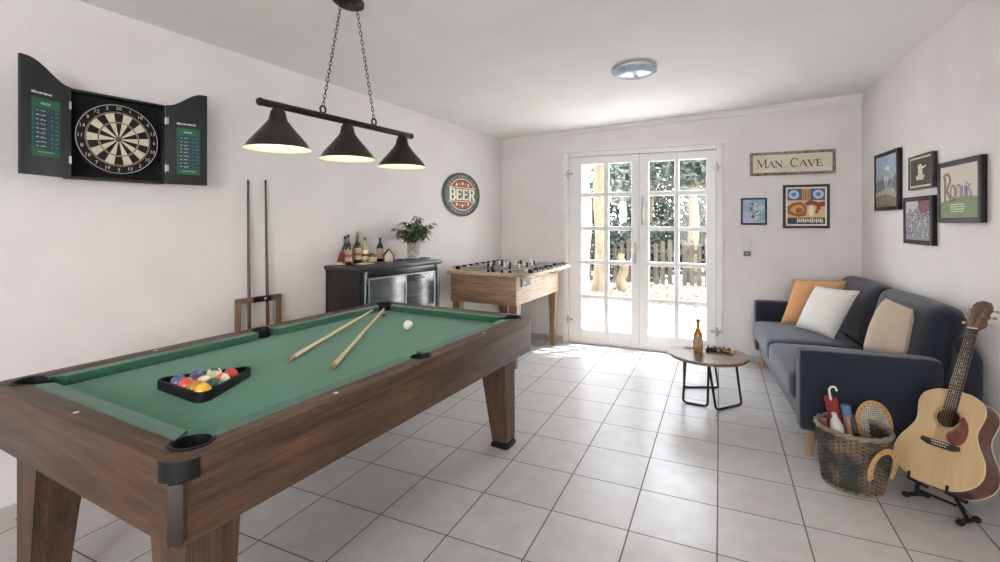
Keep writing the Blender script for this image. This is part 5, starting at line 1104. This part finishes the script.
# ------------------------------------------------------------------ wicker basket and its contents
bc_ = Vector((0.635, 3.075, 0)); BRb, BRt, BH = 0.128, 0.160, 0.300
wb = thing('wicker_basket', 'grey-brown round wicker basket with tan laced handles before the sofa', 'basket', bc_)
M_wick = mat('weathered_wicker', '#3f403d', '#86705a', rough=0.75, scale=8, bump=0.2, bscale=120, lo=0.48, hi=0.62)
M_wick2 = mat('wicker_rim', '#6f665c', '#8a7b69', rough=0.7, scale=30, bump=0.3)
bm = new(); NS = 38; rows_ = 27
for r_ in range(rows_):
    z = 0.012 + (BH - 0.03) * r_ / (rows_ - 1); rr = BRb + (BRt - BRb) * (z / BH) ** 0.8
    n = NS * 4; t = bmesh.new()
    ring = [Vector(((rr + 0.0048 * math.cos(PI * (k / 4.0) + PI * (r_ % 2))) * math.cos(2 * PI * k / n), (rr + 0.0048 * math.cos(PI * (k / 4.0) + PI * (r_ % 2))) * math.sin(2 * PI * k / n), z)) for k in range(n)]
    tube(t, ring, 0.0048, n=5, closed=True); merge(bm, t)
obj('weave', bm, M_wick, wb, sharp=None)
bm = new()
for k in range(NS):
    a = 2 * PI * k / NS; pts_ = [((BRb + (BRt - BRb) * (z / BH) ** 0.8) * math.cos(a), (BRb + (BRt - BRb) * (z / BH) ** 0.8) * math.sin(a), z) for z in (0.005, 0.1, 0.2, BH - 0.005)]
    tube(bm, pts_, 0.005, n=5)
obj('stakes', bm, mat('dark_wicker', '#3b352f', '#54493d', rough=0.8, scale=20), wb, sharp=None)
bm = new(); t = bmesh.new()
for q in range(2):
    tube(bm, [((BRt + 0.002 + 0.006 * math.cos(2 * PI * k / 8 + q * PI)) * math.cos(2 * PI * k / 72), (BRt + 0.002 + 0.006 * math.cos(2 * PI * k / 8 + q * PI)) * math.sin(2 * PI * k / 72), BH + 0.006 * math.sin(2 * PI * k / 8 + q * PI)) for k in range(72)], 0.009, n=7, closed=True)
obj('rim', bm, M_wick2, wb, sharp=None)
bm = new(); tube(bm, [((BRb + 0.001) * math.cos(2 * PI * k / 48), (BRb + 0.001) * math.sin(2 * PI * k / 48), 0.009) for k in range(48)], 0.009, n=7, closed=True); lathe(bm, [(0.001, 0.01), (BRb - 0.003, 0.01), (BRb - 0.003, 0.018), (0.001, 0.018)], 30); obj('base', bm, M_wick2, wb)
M_tan = mat('tan_cane', '#b48958', '#c99f6e', rough=0.5, scale=25, bump=0.1); M_red = mat('red_lacing', '#7c3a30', rough=0.7)
def laced_ring(parent, C0, X, Y, r0, w_, a0, a1, th=0.008, n=40, nm='handle', dots=14, zoff=Vector((0, 0, 0))):
    N_ = X.cross(Y).normalized(); bm = new(); rings = []
    for i in range(n + 1):
        a = R(a0 + (a1 - a0) * i / n); d = X * math.cos(a) + Y * math.sin(a); dn = d.normalized(); p = C0 + d * r0
        rings.append([p + dn * (w_ / 2 * cc) + N_ * (th / 2 * ss) for cc, ss in ((-1, -0.6), (-0.7, -1), (0.7, -1), (1, -0.6), (1, 0.6), (0.7, 1), (-0.7, 1), (-1, 0.6))])
    full = abs(abs(a1 - a0) - 360) < 1e-3
    quadring(bm, rings, capa=not full, capb=not full)
    if full: bmesh.ops.remove_doubles(bm, verts=bm.verts, dist=1e-5)
    hnd = obj(nm, bm, M_tan, parent)
    bm = new()
    for i in range(dots):
        a = R(a0 + (a1 - a0) * (i + 0.5) / dots); d = X * math.cos(a) + Y * math.sin(a); p = C0 + d * r0; dn = d.normalized(); tn = N_.cross(dn)
        for s in (-1, 1):
            c_ = p + N_ * s * (th / 2 + 0.0006); q = [c_ + dn * w_ * 0.22, c_ + tn * w_ * 0.13, c_ - dn * w_ * 0.22, c_ - tn * w_ * 0.13]; bm.faces.new([bm.verts.new(v) for v in q])
    obj('lacing', bm, M_red, hnd, sharp=None)
# front-right handle hangs outside the rim
ha = R(-57); hd = Vector((math.cos(ha), math.sin(ha), 0)); hx_ = Vector((-math.sin(ha), math.cos(ha), 0)); slope = Vector((hd.x * 0.22, hd.y * 0.22, 1)).normalized()
laced_ring(wb, hd * (BRt - 0.02) + Vector((0, 0, BH - 0.135)) + hd * 0.032, hx_ * 0.70, slope * 1.0, 0.098, 0.030, -35, 215, nm='handle', dots=11)
# cane paddle standing in the basket
pc = atd(874, 423, 2.60); pc = Vector((pc.x, pc.y, pc.z)); X_ = (RIGHT * 0.98 + Vector((0, 0, -0.05)) - FWD * 0.1).normalized(); Y_ = (Vector((0, 0, 1)) + FWD * 0.22 + RIGHT * 0.08); Y_ = (Y_ - X_ * Y_.dot(X_)).normalized(); N_ = X_.cross(Y_)
pd = thing('cane_paddle', 'oval cane-woven paddle with tan laced rim standing in the basket', 'paddle', pc)
laced_ring(pd, Vector((0, 0, 0)), X_ * 0.86, Y_ * 1.08, 0.094, 0.028, 0, 360, nm='rim', dots=22)
bm = new()
for k in range(-8, 9):
    u = k * 0.0095
    hy_ = 0.094 * 1.08 * math.sqrt(max(0, 1 - (u / (0.094 * 0.86)) ** 2)); 
    if hy_ > 0.01: tube(bm, [X_ * u - Y_ * hy_, X_ * u + N_ * 0.001, X_ * u + Y_ * hy_], 0.0028, n=4)
    hx2 = 0.094 * 0.86 * math.sqrt(max(0, 1 - (u * 1.15 / (0.094 * 1.08)) ** 2))
    if hx2 > 0.01: tube(bm, [Y_ * u * 1.15 - X_ * hx2, Y_ * u * 1.15 + N_ * 0.003, Y_ * u * 1.15 + X_ * hx2], 0.0028, n=4)
obj('cane_weave', bm, mat('pale_cane', '#b9b6ac', '#d2cfc4', rough=0.6, scale=30), pd, sharp=None)
bm = new(); tube(bm, [-Y_ * 0.10, -Y_ * 0.20, -Y_ * 0.27], [0.013, 0.011, 0.012], n=10); obj('handle', bm, M_tan, pd)
# umbrella with white crook handle and red cloth
bi = Vector((bc_.x, bc_.y, 0))
def inb(px, py, d, zf, dx=0.0, dy=0.0): return atd(px, py, d)
u0 = Vector((bi.x - 0.02, bi.y + 0.01, 0.03)); u1 = atd(831, 400, 2.56); dirv = (u1 - u0).normalized()
um = thing('umbrella', 'folded red umbrella with a white hooked handle, standing in the basket', 'umbrella', u0)
bm = new(); L = (u1 - u0).length; tube(bm, [dirv * 0.01, dirv * 0.05, dirv * (L * 0.7), dirv * (L * 0.95), dirv * L], [0.003, 0.012, 0.028, 0.030, 0.008], n=10); obj('canopy', bm, mat('umbrella_red', '#9a2f30', '#7a2226', rough=0.6, scale=20), um)
bm = new(); top_ = dirv * L
for k in range(7):
    a = k * 0.9; d = (RIGHT * math.cos(a) + Vector((0, 0, 1)) * 0.3 + FWD * math.sin(a)).normalized(); tube(bm, [top_ - dirv * 0.03, top_ + d * 0.022 - dirv * 0.012, top_ + d * 0.030 + dirv * 0.008], [0.012, 0.012, 0.003], n=6)
obj('ruffle', bm, _m['umbrella_red'], um)
bm = new(); hp_ = [top_, top_ + dirv * 0.035] + [top_ + dirv * 0.05 + RIGHT * (0.0 + 0.02 - 0.02 * math.cos(q)) + Vector((0, 0, 1)) * (0.022 * math.sin(q)) for q in [0.3, 0.8, 1.3, 1.8, 2.3, 2.8, 3.2]]
tube(bm, hp_, 0.0055, n=8); obj('handle', bm, mat('white_plastic', '#e2dfda', rough=0.35), um)
def rod_item(name, label, cat, A, B, prof, m, extra=None):
    d = B - A; L = d.length; q = Vector((0, 0, 1)).rotation_difference(d.normalized()); t = thing(name, label, cat, A, rot=q.to_euler())
    bm = new(); lathe(bm, [(r, z * L) for r, z in prof], 18); obj('body', bm, m, t)
    if extra: extra(t, L)
    return t
def cap_at(m, r, z0, z1, nm='cap'):
    def f(t, L):
        bm = new(); lathe(bm, [(0.001, z0 * L), (r, z0 * L), (r, z1 * L), (0.001, z1 * L)], 16); obj(nm, bm, m, t)
    return f
A = Vector((bi.x - 0.03, bi.y - 0.03, 0.03)); B = atd(834, 413, 2.50); rod_item('sports_bottle', 'white squeeze bottle leaning at the front of the basket', 'bottle', A, B, [(0.001, 0), (0.026, 0), (0.030, 0.05), (0.030, 0.8), (0.020, 0.9), (0.012, 0.94), (0.012, 1), (0.001, 1)], mat('white_bottle', '#cfc9c4', '#b3a9a4', rough=0.4, scale=14), cap_at(mat('dark_red_band', '#6c3432', rough=0.5), 0.0305, 0.55, 0.62, 'band'))
A = Vector((bi.x + 0.02, bi.y - 0.03, 0.03)); B = atd(845, 405, 2.52); rod_item('poster_tube', 'brown tube with a steel-blue cap beside the red umbrella', 'tube', A, B, [(0.001, 0), (0.020, 0), (0.021, 0.02), (0.021, 0.88), (0.001, 0.88)], mat('tube_brown', '#5b3f33', '#b28a70', rough=0.5, scale=10), cap_at(mat('steel_blue_cap', '#51698c', rough=0.4), 0.0225, 0.86, 1.0))
A = Vector((bi.x + 0.055, bi.y - 0.05, 0.03)); B = atd(852, 418, 2.50); rod_item('skipping_grip', 'dark rod leaning between the blue-capped tube and the cane paddle', 'rod', A, B, [(0.001, 0), (0.013, 0), (0.015, 0.5), (0.016, 0.95), (0.012, 1), (0.001, 1)], mat('dark_rod', '#1f1c1e', '#3a3032', rough=0.4, scale=12))
A = Vector((bi.x - 0.075, bi.y + 0.0, 0.05)); B = atd(823, 418, 2.55); rod_item('racket_grip', 'reddish brown grip at the left edge of the basket', 'grip', A, B, [(0.001, 0), (0.012, 0), (0.014, 0.3), (0.015, 0.92), (0.017, 0.98), (0.001, 1)], mat('red_brown_grip', '#6b3a30', '#8c5646', rough=0.6, scale=30))

# ------------------------------------------------------------------ guitar on its stand
Bt = atd(929, 484, 2.26); Hd = atd(981.5, 300, 2.45); ax = (Hd - Bt); GL = ax.length; ax.normalize()
th_ = R(52); bx = Vector((math.cos(th_), -math.sin(th_), 0)); bx = (bx - ax * bx.dot(ax)).normalized(); nz_ = bx.cross(ax).normalized()     # out of the front plate
if nz_.dot(FWD) > 0: nz_ = -nz_
print('GUITAR', Bt, Hd, GL, bx, nz_)
Mg = Matrix((bx, ax, nz_)).transposed().to_4x4(); Mg.translation = Bt
gt = thing('acoustic_guitar', 'acoustic guitar with pale spruce top leaning on the sofa arm', 'guitar', Bt, rot=Mg.to_euler())
k_ = GL / 1.03
half = [(0.0, 0.0), (0.075, 0.004), (0.135, 0.028), (0.182, 0.075), (0.198, 0.13), (0.186, 0.19), (0.156, 0.245), (0.136, 0.29), (0.134, 0.33), (0.143, 0.375), (0.146, 0.415), (0.130, 0.458), (0.085, 0.488), (0.04, 0.497), (0.0, 0.498)]
half = [(a * k_, b * k_) for a, b in half]
hc = catmull([Vector((a, b, 0)) for a, b in half], 4, closed=False)
outl = [(v.x, v.y) for v in hc] + [(-v.x, v.y) for v in hc[-2:0:-1]]
GD = 0.118 * k_
bm = new(); n = len(outl); ringsA = []
for z in (-0.004, -GD): ringsA.append([bm.verts.new((x, y, z + (0.012 * (y / (0.5 * k_)) if z < -0.05 else 0))) for x, y in outl])
for i in range(n): f = bm.faces.new((ringsA[0][i], ringsA[0][(i + 1) % n], ringsA[1][(i + 1) % n], ringsA[1][i]))
bm.faces.new(ringsA[1])
obj('back_and_sides', bm, wood('rosewood', '#4a3026', '#6e4b3a', 'y', 12, 0.3, coat=0.4), gt, label='dark rosewood sides and back')
sh_y = 0.352 * k_; shr = 0.050 * k_
bm = new(); ov = [bm.verts.new((x, y, 0)) for x, y in outl]; hv = [bm.verts.new((shr * math.cos(2 * PI * k / 32), sh_y + shr * math.sin(2 * PI * k / 32), 0)) for k in range(32)]
es = [bm.edges.new((ov[i], ov[(i + 1) % n])) for i in range(n)] + [bm.edges.new((hv[i], hv[(i + 1) % 32])) for i in range(32)]
bmesh.ops.triangle_fill(bm, use_beauty=True, use_dissolve=False, edges=es)
ex = bmesh.ops.extrude_face_region(bm, geom=list(bm.faces)); bmesh.ops.translate(bm, vec=(0, 0, -0.004), verts=[v for v in ex['geom'] if isinstance(v, bmesh.types.BMVert)])
obj('top_plate', bm, wood('spruce', '#bd9d72', '#c9ab80', 'y', 7, 0.3, coat=0.4, grain=0.12), gt, label='honey-pale spruce front plate')
bm = new(); tube(bm, [Vector((x * 1.002, y * 1.0, -0.001)) for x, y in outl], 0.0028, n=5, closed=True); tube(bm, [Vector((x * 1.002, y, -GD + 0.012 * (y / (0.5 * k_)))) for x, y in outl], 0.0026, n=5, closed=True); obj('binding', bm, mat('cream_binding', '#cdb896', rough=0.4), gt, sharp=None)
bm = new(); 
for r_, w_ in ((0.057, 0.0025), (0.064, 0.0012), (0.051, 0.0012)): tube(bm, [(r_ * k_ * math.cos(2 * PI * k / 40), sh_y + r_ * k_ * math.sin(2 * PI * k / 40), 0.0002) for k in range(40)], w_, n=4, closed=True)
obj('rosette', bm, mat('rosette_dark', '#3b2a22', '#b9a88c', rough=0.4, scale=200), gt, sharp=None)
bm = new(); pg = [(0.045, 0.375), (0.062, 0.352), (0.066, 0.315), (0.05, 0.29), (0.03, 0.283), (0.02, 0.265), (0.028, 0.235), (0.055, 0.222), (0.085, 0.232), (0.10, 0.262), (0.104, 0.31), (0.092, 0.352), (0.07, 0.378)]
# pick guard follows the sound hole
pg = [(0.050, 0.352), (0.052, 0.33), (0.044, 0.307), (0.026, 0.288), (0.014, 0.272), (0.018, 0.245), (0.045, 0.226), (0.078, 0.232), (0.096, 0.262), (0.098, 0.31), (0.086, 0.35), (0.064, 0.376)]
pgc = catmull([Vector((a * k_, b * k_, 0)) for a, b in pg], 4); prism(bm, [(v.x, v.y) for v in pgc], 0.0004, 0.0022, bev=0.0004); obj('pickguard', bm, mat('tortoise_pickguard', '#5a221e', '#7a3a30', rough=0.25, scale=30, coat=0.4), gt)
bm = new(); by = 0.21 * k_; prism(bm, [(-0.082, by - 0.006), (-0.078, by + 0.012), (0.078, by + 0.012), (0.082, by - 0.006), (0.05, by - 0.018), (-0.05, by - 0.018)], 0.0003, 0.009, bev=0.001); obj('bridge', bm, mat('ebony', '#231c1a', '#2f2724', rough=0.4, scale=30), gt)
bm = new(); box(bm, (-0.037, by + 0.002, 0.009), (0.037, by + 0.005, 0.0125), 0.0005)
for k in range(6): sphere(bm, (-0.026 + k * 0.0104, by - 0.008, 0.010), 0.0032, 8)
obj('saddle_and_pins', bm, M_fer, gt)
nut_y = 0.855 * k_; fb0 = 0.395 * k_
bm = new(); rings = [[Vector((s * hw, y, z)) for s, z in ((-1, 0.001), (1, 0.001), (1, 0.009), (-1, 0.009))] for y, hw in ((fb0, 0.0275), (nut_y, 0.0215))]; quadring(bm, rings, smooth=False); nk_ = obj('fretboard', bm, _m['ebony'], gt)
bm = new()
for k in range(1, 21):
    bm = new()
    yy = nut_y - (nut_y - by) * (1 - 2 ** (-k / 12)); 
    if yy < fb0 + 0.003: break
    hw = 0.0215 + (0.0275 - 0.0215) * (nut_y - yy) / (nut_y - fb0); box(bm, (-hw, yy - 0.001, 0.009), (hw, yy + 0.001, 0.0104)); obj('fret', bm, M_chrome, nk_)
bm = new()
for k in (3, 5, 7, 9, 12, 15):
    yy = nut_y - (nut_y - by) * (1 - 2 ** (-(k - 0.5) / 12)); cyl(bm, (0, yy, 0.0088), (0, yy, 0.0095), 0.003, n=10)
obj('inlay_dots', bm, M_fer, nk_)
bm = new(); rings = []
for y, hw, dd_ in ((0.48 * k_, 0.027, 0.045), (0.52 * k_, 0.0255, 0.024), (0.70 * k_, 0.023, 0.021), (nut_y, 0.0215, 0.02)):
    rings.append([Vector((hw * math.cos(q), y, 0.001 - dd_ * math.sin(q))) for q in [PI * j / 8 for j in range(9)]])
quadring(bm, rings); obj('neck', bm, wood('mahogany', '#6b4029', '#8a5a3e', 'y', 10, 0.35), gt)
bm = new(); hs_ = [(-0.0225, 0.0), (0.0225, 0.0), (0.030, 0.012), (0.044, 0.022), (0.038, 0.06), (0.043, 0.15), (0.032, 0.172), (0.0, 0.182), (-0.032, 0.172), (-0.043, 0.15), (-0.038, 0.06), (-0.034, 0.02)]
Th = Matrix.Translation((0, nut_y, 0.002)) @ Matrix.Rotation(R(-8), 4, 'X'); prism(bm, [(a * k_, b * k_) for a, b in hs_], -0.014, 0.002, bev=0.0015, M=Th); hd_ = obj('headstock', bm, _m['rosewood'], gt)
bm = new(); box(bm, (-0.0215, nut_y - 0.001, 0.005), (0.0215, nut_y + 0.005, 0.0115), 0.0008); obj('nut', bm, M_fer, gt)
for s in (-1, 1):
    for j in range(3):
        bm = new(); y = (0.045 + 0.042 * j) * k_; x = s * 0.026 * k_; cyl(bm, Th @ Vector((x, y, 0.002)), Th @ Vector((x, y, 0.012)), 0.0035, n=10); cyl(bm, Th @ Vector((x, y, 0.0021)), Th @ Vector((x, y, 0.004)), 0.006, n=12)
        xo_ = s * 0.040 * k_; cyl(bm, Th @ Vector((xo_, y, -0.016)), Th @ Vector((s * 0.058 * k_, y, -0.016)), 0.0025, n=8); box(bm, (-0.011, -0.012, -0.0195), (0.011, 0.012, -0.0142), 0.001, 2, Th @ Matrix.Translation((s * 0.028, y, 0))); 
        sphere(bm, (0, 0, 0), 1, 10, M=Th @ Matrix.Translation((s * 0.064 * k_, y, -0.016)) @ Matrix.Diagonal((0.007, 0.0095, 0.005, 1))); obj('tuning_peg', bm, mat('brass_pegs', '#b9ab8c', rough=0.25, metal=0.9), hd_)
bm = new()
for k in range(6):
    x0 = -0.026 + k * 0.0104; x1 = -0.0165 + k * 0.0066; tube(bm, [(x0, by + 0.002, 0.0125), (x1, nut_y, 0.012)], 0.0006 + 0.0001 * (5 - k), n=4); s = -1 if k < 3 else 1; j = (k if k < 3 else 5 - k); j = {0: 0, 1: 1, 2: 2}[j]; e = Th @ Vector((s * 0.026 * k_, (0.045 + 0.042 * j) * k_, 0.008)); tube(bm, [(x1, nut_y, 0.012), e], 0.0006, n=4)
obj('strings', bm, mat('string_bronze', '#b3a284', rough=0.3, metal=0.8), gt, sharp=None)
bm = new(); lathe(bm, [(0.001, 0.0), (0.009, 0.0), (0.007, 0.006), (0.008, 0.014), (0.001, 0.015)], 14, Matrix.Translation((0.02, 0.006, -GD * 0.1)) @ Matrix.Rotation(R(90), 4, 'X')); obj('strap_pin', bm, M_black, gt)
# low black A-frame stand
foots = [onz(953, 513), onz(988, 505), onz(897, 488)]
Wg = Mg
low = (Wg @ Vector((0.10 * k_, 0.002, -GD / 2))); lowl = (Wg @ Vector((-0.11 * k_, 0.02, -GD / 2)))
gs = thing('guitar_stand', 'low black folding stand holding the guitar off the tiles', 'stand', (Bt.x, Bt.y + 0.03, 0))
D0 = Vector((Bt.x, Bt.y + 0.03, 0)); Z_ = Vector((0, 0, 1))
for sgn, side in ((1, 'r'), (-1, 'l')):
    s_ = Wg @ Vector((sgn * 0.085 * k_, -0.012 + 0.006, -GD * 0.55)); g0 = Vector((s_.x, s_.y, 0.0)) 
    front = Wg @ (Vector((0.10 * k_, 0, -0.055)) if sgn > 0 else Vector((-0.15 * k_, 0.02, -0.055))); f0 = Vector((front.x, front.y, 0.016)) - D0; bkp = Wg @ Vector(((0.10 if sgn > 0 else -0.12) * k_, 0, -GD - 0.06)); b0 = Vector((bkp.x, bkp.y, 0.016)) - D0
    bm = new(); tube(bm, [f0, b0], 0.010, n=10); fo = obj('foot_bar', bm, M_black, gs)
    for en in (f0, b0): bm = new(); sphere(bm, en - Vector((0, 0, 0.002)), 0.0135, 12, sc=(1.3, 1.3, 1)); obj('rubber_end', bm, mat('rubber_black', '#121212', rough=0.8), fo)
    # cradle arm under the lower bout
    y_b = 0.012 * k_ if sgn > 0 else 0.012 * k_
    c0_ = Wg @ Vector((sgn * 0.085 * k_, -0.004, -GD - 0.012)) - D0; c1_ = Wg @ Vector((sgn * 0.085 * k_, -0.010, 0.014)) - D0; c2_ = Wg @ Vector((sgn * 0.085 * k_, 0.022, 0.018)) - D0
    c3_ = Wg @ Vector((sgn * 0.085 * k_, 0.035, -GD - 0.018)) - D0
    midf = (f0 + b0) / 2
    bm = new(); tube(bm, [c3_, c0_, c1_, c2_], 0.0065, n=8); obj('cradle_arm', bm, M_black, gs)
    bm = new(); tube(bm, [midf, (c0_ + c1_) / 2 - Z_ * 0.004], 0.009, n=8); obj('upright', bm, M_black, gs)
bm = new(); aL = Wg @ Vector((-0.085 * k_, -0.007, -GD * 0.5)) - D0; aR = Wg @ Vector((0.085 * k_, -0.007, -GD * 0.5)) - D0; tube(bm, [aL - Z_ * 0.035, aR - Z_ * 0.035], 0.006, n=8); obj('cross_bar', bm, M_black, gs)

# ------------------------------------------------------------------ light
sc = bpy.context.scene
w = bpy.data.worlds.new('world'); sc.world = w; w.use_nodes = True; nt = w.node_tree; N = nt.nodes; bg = N['Background']
tc = N.new('ShaderNodeTexCoord'); sp = N.new('ShaderNodeSeparateXYZ'); cr = N.new('ShaderNodeValToRGB')
cr.color_ramp.elements[0].color = (0.80, 0.80, 0.78, 1); cr.color_ramp.elements[0].position = 0.0; cr.color_ramp.elements[1].color = (0.70, 0.83, 1.0, 1); cr.color_ramp.elements[1].position = 0.8
e = cr.color_ramp.elements.new(0.15); e.color = (1.0, 1.0, 1.0, 1)
nt.links.new(tc.outputs['Generated'], sp.inputs['Vector']); nt.links.new(sp.outputs['Z'], cr.inputs['Fac']); nt.links.new(cr.outputs['Color'], bg.inputs['Color']); bg.inputs['Strength'].default_value = 6.0
sun = bpy.data.lights.new('sun', 'SUN'); sun.energy = 5.0; sun.angle = R(1.2); sun.color = (1, 0.95, 0.88)
so = bpy.data.objects.new('sun', sun); C.objects.link(so); so.rotation_euler = Vector((0.28, 0.34, 0.9)).to_track_quat('Z', 'Y').to_euler()
vs = sc.view_settings; vs.view_transform = 'Standard'; vs.look = 'None'; vs.gamma = 1.0; vs.use_curve_mapping = False; vs.exposure = 1.33
sc.render.film_transparent = False
try:
    sc.cycles.max_bounces = 10; sc.cycles.diffuse_bounces = 6; sc.cycles.transparent_max_bounces = 16; sc.cycles.sample_clamp_indirect = 6
except Exception: pass
